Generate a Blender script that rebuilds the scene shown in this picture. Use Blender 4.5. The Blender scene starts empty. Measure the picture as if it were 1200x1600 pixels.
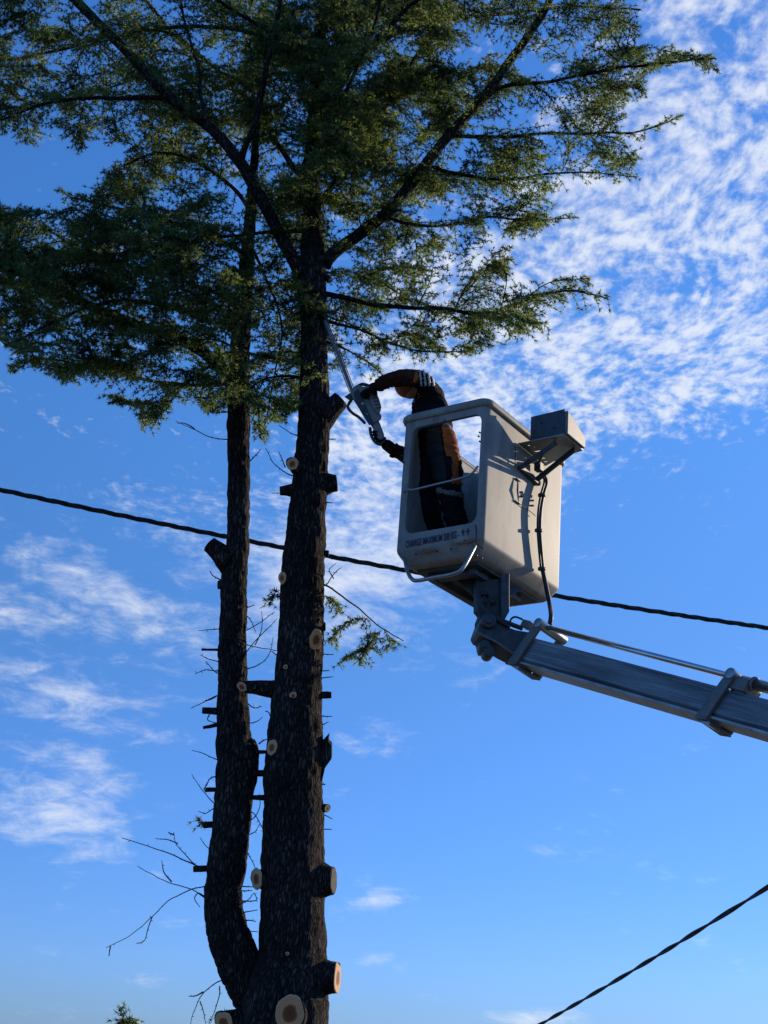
import bpy, bmesh, math, random
import numpy as np
from mathutils import Vector, Matrix, noise
random.seed(7)
rng = np.random.default_rng(11)
R = math.radians
sc = bpy.context.scene
col = sc.collection

# ------------------------------------------------------------------ camera
F, PITCH, ROLL, CAMZ = 2200.0, R(21.3), R(3.0), 1.6
cp, sp, cr, sr = math.cos(PITCH), math.sin(PITCH), math.cos(ROLL), math.sin(ROLL)
FWD = Vector((0, cp, sp))
_U = Vector((0, -sp, cp)); _R = Vector((1, 0, 0))
RT = _R * cr + _U * sr
UP = _U * cr - _R * sr
cam = bpy.data.objects.new('camera', bpy.data.cameras.new('camera'))
col.objects.link(cam)
cam.data.sensor_fit = 'VERTICAL'; cam.data.sensor_height = 36; cam.data.lens = 36 * F / 1600
cam.data.clip_end = 5000
cam.matrix_world = Matrix(((RT.x, UP.x, -FWD.x, 0), (RT.y, UP.y, -FWD.y, 0), (RT.z, UP.z, -FWD.z, CAMZ), (0, 0, 0, 1)))
sc.camera = cam
C0 = Vector((0, 0, CAMZ))

def ray(x, y):
    return RT * ((x - 600) / F) + UP * ((800 - y) / F) + FWD
def at(x, y, Y):
    """world point seen at photo pixel (x, y) at the horizontal distance Y"""
    d = ray(x, y); return C0 + d * (Y / d.y)
def px(p):
    v = Vector(p) - C0; z = v.dot(FWD)
    return 600 + F * v.dot(RT) / z, 800 - F * v.dot(UP) / z
def ppm(p):
    return F / (Vector(p) - C0).dot(FWD)      # photo pixels per metre at p

# ------------------------------------------------------------------ sun, sky
SUN_EL, SUN_AZ = R(17), math.atan2(.80, .60)   # azimuth from +Y towards +X
SD = Vector((math.sin(SUN_AZ) * math.cos(SUN_EL), math.cos(SUN_AZ) * math.cos(SUN_EL), math.sin(SUN_EL)))
sl = bpy.data.lights.new('sun', 'SUN'); sl.energy = 4.6; sl.angle = R(.53); sl.color = (1, .82, .60)
so = bpy.data.objects.new('sun', sl); col.objects.link(so)
so.rotation_euler = SD.to_track_quat('Z', 'Y').to_euler(); so.location = (20, 14, 12)
sc.view_settings.view_transform = 'Standard'; sc.view_settings.look = 'None'
sc.view_settings.gamma = 1; sc.view_settings.exposure = 0.0

world = bpy.data.worlds.new('World'); sc.world = world; world.use_nodes = True
nt = world.node_tree; N = nt.nodes; L = nt.links
for n in list(N): N.remove(n)
def mth(op, a, b=None, c=None):
    n = N.new('ShaderNodeMath'); n.operation = op
    for i, v in enumerate((a, b, c)):
        if v is None: continue
        if hasattr(v, 'links') or hasattr(v, 'is_linked'): L.new(v, n.inputs[i])
        else: n.inputs[i].default_value = v
    return n.outputs[0]
sky = N.new('ShaderNodeTexSky'); sky.sky_type = 'NISHITA'; sky.sun_disc = False
sky.sun_elevation = SUN_EL; sky.sun_rotation = SUN_AZ
sky.air_density = 1.0; sky.dust_density = 0.15; sky.ozone_density = 3.2; sky.altitude = 300
TINT = [(.115, .190, .48, 1), (.19, .270, .45, 1), (.33, .375, .45, 1), (.52, .56, .61, 1), (.58, .61, .70, 1)]
hs = N.new('ShaderNodeHueSaturation'); hs.inputs['Saturation'].default_value = 1.22; hs.inputs['Hue'].default_value = .508
L.new(sky.outputs[0], hs.inputs['Color'])
SKY_OUT = hs.outputs[0]
tc = N.new('ShaderNodeTexCoord')
sx = N.new('ShaderNodeSeparateXYZ'); L.new(tc.outputs['Generated'], sx.inputs[0])
dz = mth('MAXIMUM', sx.outputs[2], .03)
# the cloud layer is a plane overhead: position on it = direction / height
cx_, cy_ = mth('DIVIDE', sx.outputs[0], dz), mth('DIVIDE', sx.outputs[1], dz)
az = mth('ARCTAN2', sx.outputs[0], sx.outputs[1]); el = mth('ARCSINE', sx.outputs[2])
# clear cold air: less yellow towards the horizon, deeper blue overhead, than the stock model
tint = N.new('ShaderNodeValToRGB'); L.new(mth('DIVIDE', mth('MAXIMUM', el, 0.0), R(50)), tint.inputs[0])
tint.color_ramp.elements[0].position = 0.0; tint.color_ramp.elements[0].color = TINT[0]
tint.color_ramp.elements[1].position = 1.0; tint.color_ramp.elements[1].color = TINT[-1]
for pos_, c_t in zip((.14, .32, .56), TINT[1:-1]):
    e_t = tint.color_ramp.elements.new(pos_); e_t.color = c_t
tm = N.new('ShaderNodeMix'); tm.data_type = 'RGBA'; tm.blend_type = 'MULTIPLY'; tm.inputs['Factor'].default_value = 1; L.new(hs.outputs[0], tm.inputs['A']); L.new(tint.outputs[0], tm.inputs['B'])
sg = N.new('ShaderNodeVectorMath'); sg.operation = 'SCALE'; sg.inputs['Scale'].default_value = 2.4; L.new(tm.outputs['Result'], sg.inputs[0])
SKY_OUT = sg.outputs[0]
def noise_tex(vec, scale, detail, rough, dist=0):
    n = N.new('ShaderNodeTexNoise'); n.inputs['Scale'].default_value = scale; n.inputs['Detail'].default_value = detail
    n.inputs['Roughness'].default_value = rough; n.inputs['Distortion'].default_value = dist
    L.new(vec, n.inputs['Vector']); return n.outputs[0]
def comb(a, b, c=0.0):
    n = N.new('ShaderNodeCombineXYZ')
    for i, v in enumerate((a, b, c)):
        if hasattr(v, 'is_linked'): L.new(v, n.inputs[i])
        else: n.inputs[i].default_value = v
    return n.outputs[0]
def blob(x, y, rx, ry, ang, amp):
    """an elliptical patch of the cloud cover, in azimuth / elevation"""
    d = ray(x, y).normalized(); a0 = math.atan2(d.x, d.y); e0 = math.asin(d.z)
    ca, sa = math.cos(R(ang)), math.sin(R(ang))
    k = math.cos(e0)
    da = mth('MULTIPLY', mth('SUBTRACT', az, a0), k); de = mth('SUBTRACT', el, e0)
    u = mth('MULTIPLY', mth('ADD', mth('MULTIPLY', da, ca), mth('MULTIPLY', de, sa)), F / rx)
    v = mth('MULTIPLY', mth('SUBTRACT', mth('MULTIPLY', de, ca), mth('MULTIPLY', da, sa)), F / ry)
    q = mth('ADD', mth('MULTIPLY', u, u), mth('MULTIPLY', v, v))
    return mth('MULTIPLY', mth('EXPONENT', mth('MULTIPLY', q, -1.0)), amp)
BLOBS = [  # x, y, rx, ry, angle, strength
    (1130, 60, 200, 210, 30, .9), (1060, 330, 230, 180, 35, 1.0), (900, 520, 260, 140, 30, 1.0), (1130, 560, 120, 100, 20, .5),
    (700, 690, 240, 150, 35, 1.0), (610, 830, 170, 110, 30, .95), (700, 430, 200, 150, 20, .7), (540, 700, 80, 120, 0, .6),
    (340, 840, 190, 75, -8, .5), (270, 960, 200, 90, 5, .42), (120, 895, 130, 38, -22, .62), (30, 955, 80, 34, -5, .55),
    (120, 1095, 190, 52, -14, .86), (70, 1275, 135, 70, -20, .84), (150, 1200, 110, 18, -8, .5), (570, 1030, 140, 60, -10, .5), 
    (272, 1447, 42, 18, 0, .66), (590, 1402, 85, 24, -4, .74), (600, 1498, 62, 14, -6, .58), (845, 1594, 85, 20, 0, .9),
    (568, 1152, 70, 28, 15, .44), (920, 872, 50, 20, 10, .4), (1150, 610, 110, 50, 15, .45)]
m = None
for b in BLOBS:
    o_ = blob(*b); m = o_ if m is None else mth('ADD', m, o_)
m = mth('MINIMUM', m, 1.0)
cvec = comb(cx_, cy_)
warp = N.new('ShaderNodeTexNoise'); warp.inputs['Scale'].default_value = 2.2; warp.inputs['Detail'].default_value = 3; L.new(cvec, warp.inputs['Vector'])
wv = N.new('ShaderNodeVectorMath'); wv.operation = 'MULTIPLY_ADD'; L.new(warp.outputs['Color'], wv.inputs[0]); wv.inputs[1].default_value = (.16, .16, 0); L.new(cvec, wv.inputs[2])
mp = N.new('ShaderNodeMapping'); L.new(wv.outputs[0], mp.inputs[0]); mp.inputs['Rotation'].default_value = (0, 0, R(0)); mp.inputs['Scale'].default_value = (1.5, .95, 1)
n1 = noise_tex(mp.outputs[0], 7.0, 8, .55, 0)
n2 = noise_tex(mp.outputs[0], 30.0, 7, .58, .0)
# near the horizon the layer is seen edge on, so there the same cover is drawn out into streaks
evec = comb(mth('MULTIPLY', az, 9.0), mth('MULTIPLY', el, 22.0))
n3 = noise_tex(evec, 1.0, 8, .62, .6)
n4 = noise_tex(evec, 3.5, 8, .65, .4)
lowmix = N.new('ShaderNodeMapRange'); L.new(el, lowmix.inputs[0]); lowmix.inputs[1].default_value = R(17); lowmix.inputs[2].default_value = R(25); lowmix.inputs[3].default_value = 1; lowmix.inputs[4].default_value = 0
hi = mth('ADD', mth('MULTIPLY', n1, .85), mth('MULTIPLY', n2, .95)); hi = mth('SUBTRACT', hi, .415)
lo = mth('SUBTRACT', mth('ADD', mth('MULTIPLY', n3, .70), mth('MULTIPLY', n4, .62)), .16)
nn = mth('ADD', mth('MULTIPLY', lo, lowmix.outputs[0]), mth('MULTIPLY', hi, mth('SUBTRACT', 1.0, lowmix.outputs[0])))
dens = mth('ADD', mth('MULTIPLY', mth('SUBTRACT', nn, .5), 3.4), mth('SUBTRACT', mth('MULTIPLY', m, 1.0), .55))
cr_ = N.new('ShaderNodeMapRange'); cr_.interpolation_type = 'SMOOTHSTEP'; L.new(dens, cr_.inputs[0])
cr_.inputs[1].default_value = -.30; cr_.inputs[2].default_value = 1.15; cr_.inputs[3].default_value = 0; cr_.inputs[4].default_value = .86
mix = N.new('ShaderNodeMix'); mix.data_type = 'RGBA'
L.new(cr_.outputs[0], mix.inputs['Factor']); L.new(SKY_OUT, mix.inputs['A']); mix.inputs['B'].default_value = (5.6, 5.95, 6.6, 1)
bg = N.new('ShaderNodeBackground'); bg.inputs[1].default_value = .15; L.new(mix.outputs['Result'], bg.inputs[0])
wo = N.new('ShaderNodeOutputWorld'); L.new(bg.outputs[0], wo.inputs[0])

# ------------------------------------------------------------------ materials
def material(name, base, rough=.6, metal=0.0, var=.25, vscale=6.0, bump=0.0, bscale=40.0, dirt=None, dscale=3.0, damt=.4, stretch=(1, 1, 1), spec=.5):
    m_ = bpy.data.materials.new(name); m_.use_nodes = True
    t = m_.node_tree; n = t.nodes; l = t.links; p = n['Principled BSDF']
    p.inputs['Roughness'].default_value = rough; p.inputs['Metallic'].default_value = metal
    p.inputs['Specular IOR Level'].default_value = spec
    tc_ = n.new('ShaderNodeTexCoord'); mp_ = n.new('ShaderNodeMapping'); mp_.inputs['Scale'].default_value = stretch
    l.new(tc_.outputs['Object'], mp_.inputs[0])
    nz = n.new('ShaderNodeTexNoise'); nz.inputs['Scale'].default_value = vscale; nz.inputs['Detail'].default_value = 7; l.new(mp_.outputs[0], nz.inputs['Vector'])
    r_ = n.new('ShaderNodeValToRGB'); l.new(nz.outputs[0], r_.inputs[0])
    r_.color_ramp.elements[0].position = .3; r_.color_ramp.elements[1].position = .7
    r_.color_ramp.elements[0].color = (*[c * (1 - var) for c in base], 1); r_.color_ramp.elements[1].color = (*[min(1, c * (1 + var)) for c in base], 1)
    out = r_.outputs[0]
    if dirt:
        d = n.new('ShaderNodeTexNoise'); d.inputs['Scale'].default_value = dscale; d.inputs['Detail'].default_value = 9; d.inputs['Roughness'].default_value = .7; l.new(mp_.outputs[0], d.inputs['Vector'])
        q = n.new('ShaderNodeMapRange'); l.new(d.outputs[0], q.inputs[0]); q.inputs[1].default_value = .48; q.inputs[2].default_value = .72; q.inputs[4].default_value = damt
        x = n.new('ShaderNodeMix'); x.data_type = 'RGBA'; l.new(q.outputs[0], x.inputs['Factor']); l.new(out, x.inputs['A']); x.inputs['B'].default_value = (*dirt, 1)
        out = x.outputs['Result']
    l.new(out, p.inputs['Base Color'])
    if bump:
        bz = n.new('ShaderNodeTexNoise'); bz.inputs['Scale'].default_value = bscale; bz.inputs['Detail'].default_value = 6; l.new(mp_.outputs[0], bz.inputs['Vector'])
        bp = n.new('ShaderNodeBump'); bp.inputs['Strength'].default_value = bump; bp.inputs['Distance'].default_value = .004; l.new(bz.outputs[0], bp.inputs['Height']); l.new(bp.outputs[0], p.inputs['Normal'])
    return m_
M = {}
M['fibreglass'] = material('fibreglass', (.275, .27, .235), .58, var=.16, vscale=3.2, bump=.15, bscale=90, dirt=(.13, .125, .105), dscale=3.6, damt=.9, spec=.3, stretch=(2.2, 2.2, .8))
M['fibreglass_dirty'] = material('fibreglass_dirty', (.26, .27, .25), .6, var=.3, vscale=5, bump=.2, bscale=60, dirt=(.10, .09, .07), dscale=7, damt=.7)
M['galvanised'] = material('galvanised', (.34, .36, .35), .42, .75, var=.25, vscale=9, dirt=(.14, .12, .10), dscale=8, damt=.5)
M['boom_metal'] = material('boom_metal', (.20, .215, .22), .5, .3, var=.55, vscale=7, bump=.25, bscale=60, dirt=(.03, .04, .05), dscale=5, damt=.75, stretch=(1, 1, 1))
M['dark_steel'] = material('dark_steel', (.055, .065, .07), .5, .3, var=.4, vscale=14, bump=.2, dirt=(.02, .015, .012), dscale=10, damt=.7)
M['grey_paint'] = material('grey_paint', (.15, .155, .14), .5, .1, var=.3, vscale=10, bump=.1, dirt=(.05, .045, .04), dscale=9, damt=.7)
M['chrome'] = material('chrome', (.62, .62, .60), .22, 1.0, var=.1)
M['rubber'] = material('rubber', (.018, .018, .019), .55, var=.3, vscale=30)
M['cable'] = material('cable', (.012, .012, .014), .5, var=.3, vscale=30)
M['ink'] = material('ink', (.012, .016, .05), .6, var=.5, vscale=60)
M['rust'] = material('rust', (.24, .085, .035), .85, var=.4, vscale=30, dirt=(.17, .15, .12), dscale=34, damt=.95)
M['trouser'] = material('trouser', (.009, .010, .012), .85, var=.4, vscale=20, bump=.5, bscale=35, spec=.08)
M['knee'] = material('knee', (.018, .023, .024), .8, var=.3, vscale=20, bump=.4, bscale=60, spec=.08)
M['orange'] = material('orange', (.33, .095, .026), .75, var=.3, vscale=18, bump=.5, bscale=50, spec=.08)
M['sleeve'] = material('sleeve', (.045, .020, .012), .8, var=.45, vscale=16, bump=.5, bscale=40, spec=.08)
M['shirt'] = material('shirt', (.007, .007, .010), .85, var=.4, vscale=20, bump=.5, bscale=30, spec=.08)
M['reflective'] = material('reflective', (.46, .44, .40), .6, var=.2, vscale=30)
M['reflective_dull'] = material('reflective_dull', (.13, .12, .115), .7, var=.3, vscale=30)
M['skin'] = material('skin', (.42, .24, .16), .55, var=.12, vscale=20)
M['glove'] = material('glove', (.016, .014, .013), .8, var=.4, vscale=30, spec=.08)
M['saw_body'] = material('saw_body', (.19, .195, .165), .4, var=.25, vscale=25, dirt=(.05, .05, .04), dscale=24, damt=.7)
M['saw_dark'] = material('saw_dark', (.03, .032, .034), .5, var=.3, vscale=30)
M['saw_orange'] = material('helmet_orange', (.30, .075, .025), .5, var=.15)
M['hair'] = material('hair', (.03, .018, .012), .7, var=.3, vscale=60)
M['old_wood'] = material('old_wood', (.075, .055, .04), .9, var=.4, vscale=30)
M['twig'] = material('twig', (.045, .034, .026), .9, var=.4, vscale=30)
M['grass'] = material('grass', (.12, .105, .07), .95, var=.5, vscale=.6, bump=.5, bscale=8)

def bark_material():
    m_ = bpy.data.materials.new('bark'); m_.use_nodes = True
    t = m_.node_tree; n = t.nodes; l = t.links; p = n['Principled BSDF']; p.inputs['Roughness'].default_value = .95; p.inputs['Specular IOR Level'].default_value = .15
    tc_ = n.new('ShaderNodeTexCoord'); mp_ = n.new('ShaderNodeMapping'); mp_.inputs['Scale'].default_value = (1, 1, .26); l.new(tc_.outputs['Object'], mp_.inputs[0])
    wn = n.new('ShaderNodeTexNoise'); wn.inputs['Scale'].default_value = 22; wn.inputs['Detail'].default_value = 4; l.new(mp_.outputs[0], wn.inputs['Vector'])
    ad = n.new('ShaderNodeVectorMath'); ad.operation = 'MULTIPLY_ADD'; l.new(wn.outputs['Color'], ad.inputs[0]); ad.inputs[1].default_value = (.07, .07, .07); l.new(mp_.outputs[0], ad.inputs[2])
    v = n.new('ShaderNodeTexVoronoi'); v.feature = 'DISTANCE_TO_EDGE'; v.inputs['Scale'].default_value = 46; l.new(ad.outputs[0], v.inputs['Vector'])
    v2 = n.new('ShaderNodeTexVoronoi'); v2.inputs['Scale'].default_value = 46; l.new(ad.outputs[0], v2.inputs['Vector'])
    nz = n.new('ShaderNodeTexNoise'); nz.inputs['Scale'].default_value = 70; nz.inputs['Detail'].default_value = 5; l.new(mp_.outputs[0], nz.inputs['Vector'])
    big = n.new('ShaderNodeTexNoise'); big.inputs['Scale'].default_value = 3.5; big.inputs['Detail'].default_value = 4; l.new(tc_.outputs['Object'], big.inputs['Vector'])
    e = n.new('ShaderNodeMapRange'); l.new(v.outputs['Distance'], e.inputs[0]); e.inputs[1].default_value = .02; e.inputs[2].default_value = .30
    rr = n.new('ShaderNodeValToRGB'); l.new(e.outputs[0], rr.inputs[0])
    rr.color_ramp.elements[0].color = (.008, .007, .007, 1); rr.color_ramp.elements[1].color = (.078, .063, .053, 1)
    sepc = n.new('ShaderNodeSeparateColor'); l.new(v2.outputs['Color'], sepc.inputs[0])
    k = n.new('ShaderNodeMapRange'); l.new(sepc.outputs[0], k.inputs[0]); k.inputs[3].default_value = .6; k.inputs[4].default_value = 1.2
    k2 = n.new('ShaderNodeMapRange'); l.new(big.outputs[0], k2.inputs[0]); k2.inputs[1].default_value = .35; k2.inputs[2].default_value = .65; k2.inputs[3].default_value = .6; k2.inputs[4].default_value = 1.25
    mm = n.new('ShaderNodeMath'); mm.operation = 'MULTIPLY'; l.new(k.outputs[0], mm.inputs[0]); l.new(k2.outputs[0], mm.inputs[1])
    vm = n.new('ShaderNodeVectorMath'); vm.operation = 'SCALE'; l.new(rr.outputs[0], vm.inputs[0]); l.new(mm.outputs[0], vm.inputs['Scale'])
    l.new(vm.outputs[0], p.inputs['Base Color'])
    hsum = n.new('ShaderNodeMath'); hsum.operation = 'MULTIPLY_ADD'; l.new(nz.outputs[0], hsum.inputs[0]); hsum.inputs[1].default_value = .5; l.new(e.outputs[0], hsum.inputs[2])
    bp = n.new('ShaderNodeBump'); bp.inputs['Strength'].default_value = 1; bp.inputs['Distance'].default_value = .012; l.new(hsum.outputs[0], bp.inputs['Height']); l.new(bp.outputs[0], p.inputs['Normal'])
    return m_
M['bark'] = bark_material()

def needle_material():
    m_ = bpy.data.materials.new('needles'); m_.use_nodes = True
    t = m_.node_tree; n = t.nodes; l = t.links
    for x in list(n): n.remove(x)
    tc_ = n.new('ShaderNodeTexCoord'); nz = n.new('ShaderNodeTexNoise'); nz.inputs['Scale'].default_value = 2.6; nz.inputs['Detail'].default_value = 5; nz.inputs['Roughness'].default_value = .7; l.new(tc_.outputs['Object'], nz.inputs['Vector'])
    def ramp(c0, c1):
        r_ = n.new('ShaderNodeValToRGB'); l.new(nz.outputs[0], r_.inputs[0]); r_.color_ramp.elements[0].position = .36; r_.color_ramp.elements[1].position = .66
        r_.color_ramp.elements[0].color = (*c0, 1); r_.color_ramp.elements[1].color = (*c1, 1); return r_.outputs[0]
    d = n.new('ShaderNodeBsdfPrincipled'); d.inputs['Roughness'].default_value = .45; d.inputs['Specular IOR Level'].default_value = .25; l.new(ramp((.012, .027, .012), (.055, .078, .024)), d.inputs['Base Color'])
    tr = n.new('ShaderNodeBsdfTranslucent'); l.new(ramp((.05, .09, .025), (.50, .66, .18)), tr.inputs[0])
    a = n.new('ShaderNodeMixShader'); a.inputs[0].default_value = .5; l.new(d.outputs[0], a.inputs[1]); l.new(tr.outputs[0], a.inputs[2])
    o = n.new('ShaderNodeOutputMaterial'); l.new(a.outputs[0], o.inputs[0])
    return m_
M['needles'] = needle_material()

def wood_material():
    m_ = bpy.data.materials.new('cut_wood'); m_.use_nodes = True
    t = m_.node_tree; n = t.nodes; l = t.links; p = n['Principled BSDF']; p.inputs['Roughness'].default_value = .8
    uv = n.new('ShaderNodeUVMap'); ln = n.new('ShaderNodeVectorMath'); ln.operation = 'LENGTH'
    nz = n.new('ShaderNodeTexNoise'); nz.inputs['Scale'].default_value = 2.5; l.new(uv.outputs[0], nz.inputs['Vector'])
    ad = n.new('ShaderNodeVectorMath'); ad.operation = 'MULTIPLY_ADD'; l.new(nz.outputs['Color'], ad.inputs[0]); ad.inputs[1].default_value = (.25, .25, 0); l.new(uv.outputs[0], ad.inputs[2])
    sb = n.new('ShaderNodeVectorMath'); sb.operation = 'SUBTRACT'; l.new(ad.outputs[0], sb.inputs[0]); sb.inputs[1].default_value = (.12, .12, 0)
    l.new(sb.outputs[0], ln.inputs[0])
    r_ = n.new('ShaderNodeValToRGB'); l.new(ln.outputs['Value'], r_.inputs[0]); e = r_.color_ramp.elements
    e[0].position = 0; e[0].color = (.20, .065, .022, 1); e[1].position = .95; e[1].color = (.72, .45, .22, 1)
    q = e.new(.42); q.color = (.28, .105, .04, 1); q = e.new(.55); q.color = (.74, .44, .22, 1)
    w = n.new('ShaderNodeMath'); w.operation = 'SINE'; ml = n.new('ShaderNodeMath'); ml.operation = 'MULTIPLY'; l.new(ln.outputs['Value'], ml.inputs[0]); ml.inputs[1].default_value = 48; l.new(ml.outputs[0], w.inputs[0])
    mr = n.new('ShaderNodeMapRange'); l.new(w.outputs[0], mr.inputs[0]); mr.inputs[1].default_value = -1; mr.inputs[3].default_value = .78; mr.inputs[4].default_value = 1.05
    vm = n.new('ShaderNodeVectorMath'); vm.operation = 'SCALE'; l.new(r_.outputs[0], vm.inputs[0]); l.new(mr.outputs[0], vm.inputs['Scale']); l.new(vm.outputs[0], p.inputs['Base Color'])
    return m_
M['cut_wood'] = wood_material()

# ------------------------------------------------------------------ helpers
WLOC = {}
def tag(o, label=None, cat=None, group=None, kind=None):
    if label: o['label'] = label
    if cat: o['category'] = cat
    if group: o['group'] = group
    if kind: o['kind'] = kind
    return o
def empty(name, loc):
    o = bpy.data.objects.new(name, None); col.objects.link(o); o.location = loc; o.empty_display_size = .2; WLOC[o.name] = Vector(loc); return o
def link_mesh(name, me, mat, parent=None, centre=True):
    """link a mesh whose vertices are in world coordinates; its origin moves to its middle"""
    c = Vector((0, 0, 0))
    if centre and len(me.vertices):
        a = np.empty(len(me.vertices) * 3); me.vertices.foreach_get('co', a); a = a.reshape(-1, 3)
        c = Vector(((a.min(0) + a.max(0)) / 2).tolist()); me.transform(Matrix.Translation(-c))
    o = bpy.data.objects.new(name, me); col.objects.link(o)
    if mat is not None:
        me.materials.clear(); me.materials.append(M[mat])
    WLOC[o.name] = c
    if parent is not None:
        o.parent = parent; o.location = c - WLOC[parent.name]
    else: o.location = c
    return o

class MB:
    def __init__(s): s.v = []; s.f = []; s.sm = []
    def add(s, vs, fs, smooth=False):
        b = len(s.v); s.v += [tuple(v) for v in vs]; s.f += [tuple(i + b for i in f) for f in fs]; s.sm += [smooth] * len(fs); return s
    def box(s, o, X, Y, Z):
        """box from corner o with edge vectors"""
        o, X, Y, Z = map(Vector, (o, X, Y, Z))
        vs = [o, o + X, o + X + Y, o + Y, o + Z, o + X + Z, o + X + Y + Z, o + Y + Z]
        fs = [(0, 3, 2, 1), (4, 5, 6, 7), (0, 1, 5, 4), (1, 2, 6, 5), (2, 3, 7, 6), (3, 0, 4, 7)]
        if X.cross(Y).dot(Z) < 0: fs = [f[::-1] for f in fs]
        return s.add(vs, fs)
    def prism(s, poly, ext):
        poly = [Vector(p) for p in poly]; ext = Vector(ext); n = len(poly)
        nrm = Vector((0, 0, 0))
        for i in range(n): nrm += (poly[i] - poly[0]).cross(poly[(i + 1) % n] - poly[0])
        if nrm.dot(ext) > 0: poly = poly[::-1]
        vs = poly + [p + ext for p in poly]
        fs = [tuple(range(n)), tuple(range(2 * n - 1, n - 1, -1))] + [(i, i + n, (i + 1) % n + n, (i + 1) % n) for i in range(n)]
        return s.add(vs, fs)
    def tube(s, pts, rad, seg=10, cap=True, flat=None):
        pts = [Vector(p) for p in pts]; n = len(pts)
        if not hasattr(rad, '__len__'): rad = [rad] * n
        up = None; vs = []
        for i in range(n):
            t = (pts[min(i + 1, n - 1)] - pts[max(i - 1, 0)]).normalized()
            if up is None:
                up = t.orthogonal().normalized() if flat is None else (Vector(flat) - t * t.dot(Vector(flat))).normalized()
            else: up = (up - t * t.dot(up)).normalized()
            w = t.cross(up)
            for k in range(seg):
                a = 2 * math.pi * k / seg; vs.append(pts[i] + (up * math.cos(a) + w * math.sin(a)) * rad[i])
        fs = [(i * seg + k, i * seg + (k + 1) % seg, (i + 1) * seg + (k + 1) % seg, (i + 1) * seg + k) for i in range(n - 1) for k in range(seg)]
        if cap: fs += [tuple(range(seg))[::-1], tuple((n - 1) * seg + k for k in range(seg))]
        return s.add(vs, fs, True)
    def mesh(s, name):
        me = bpy.data.meshes.new(name); me.from_pydata(s.v, [], s.f); me.polygons.foreach_set('use_smooth', s.sm); me.update(); return me
    def build(s, name, mat, parent=None, bevel=0, seg=2, label=None):
        o = link_mesh(name, s.mesh(name), mat, parent)
        if bevel:
            b = o.modifiers.new('bevel', 'BEVEL'); b.width = bevel; b.segments = seg; b.limit_method = 'ANGLE'; b.angle_limit = R(40)
        if label: o['label'] = label
        return o
def smooth_path(pts, n=8):
    """Catmull-Rom through the points"""
    pts = [Vector(p) for p in pts]; P = [pts[0] * 2 - pts[1]] + pts + [pts[-1] * 2 - pts[-2]]; out = []
    for i in range(1, len(P) - 2):
        for k in range(n):
            t = k / n; a, b, c, d = P[i - 1], P[i], P[i + 1], P[i + 2]
            out.append(.5 * ((2 * b) + (c - a) * t + (2 * a - 5 * b + 4 * c - d) * t * t + (3 * b - a - 3 * c + d) * t ** 3))
    out.append(pts[-1]); return out
def lerp_list(vals, n):
    out = []
    for i in range(len(vals) - 1): out += [vals[i] + (vals[i + 1] - vals[i]) * k / n for k in range(n)]
    return out + [vals[-1]]
def evaluated(o):
    bpy.context.view_layer.update()
    dg = bpy.context.evaluated_depsgraph_get(); return bpy.data.meshes.new_from_object(o.evaluated_get(dg))

# ------------------------------------------------------------------ ground
g = MB(); nG = 60
gs = [(-1 if i < nG / 2 else 1) * (abs(i - nG / 2) / (nG / 2)) ** 3 * 2500 for i in range(nG + 1)]
gv = [(x, y + 10, -.02 + .25 * noise.noise(Vector((x * .08, y * .08, 0))) * min(1, max(abs(x), abs(y)) / 12)) for y in gs for x in gs]
g.add(gv, [(j * (nG + 1) + i, j * (nG + 1) + i + 1, (j + 1) * (nG + 1) + i + 1, (j + 1) * (nG + 1) + i) for j in range(nG) for i in range(nG)], True)
tag(g.build('ground', 'grass'), 'dry pale ground under the tree', kind='structure')

# ------------------------------------------------------------------ tree
TY = 9.35
MAIN = [(-420, 520, 5), (-200, 512, 7), (0, 503, 9), (150, 495, 12), (300, 487, 14), (350, 487, 15.5), (430, 489, 20), (500, 490, 20.5), (550, 490, 21), (600, 491, 23), (650, 490, 25), (700, 487.5, 26), (780, 482, 30),
        (860, 476, 32), (900, 472.5, 33), (950, 471, 34.5), (1000, 470, 35.5), (1100, 464, 39.5), (1220, 457, 46), (1300, 458, 48), (1400, 457, 50), (1500, 455, 53), (1560, 446, 66), (1640, 442, 72), (1760, 442, 74), (1900, 444, 80), (2030, 446, 100)]
STEM = [(120, 408, 3), (200, 401, 5), (300, 394, 8), (380, 388, 10), (450, 382, 12.5), (550, 375, 15.5), (640, 373, 17), (750, 373, 17.5), (860, 371, 18), (900, 366.5, 20), (1000, 363.5, 22), (1100, 363.5, 23.5), (1160, 366, 27),
        (1185, 371, 31.5), (1230, 368, 30), (1322, 358, 30), (1390, 348, 30), (1425, 350, 31), (1460, 357, 34), (1510, 376, 36), (1560, 404, 38), (1610, 430, 36)]
def main_Y(y): return TY + .10 * (1200 - y) / 1000
def stem_Y(y): return TY + .02 + .16 * max(0, (1560 - y)) / 1000
def interp(tab, y, k): return float(np.interp(y, [t[0] for t in tab], [t[k] for t in tab]))
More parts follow.
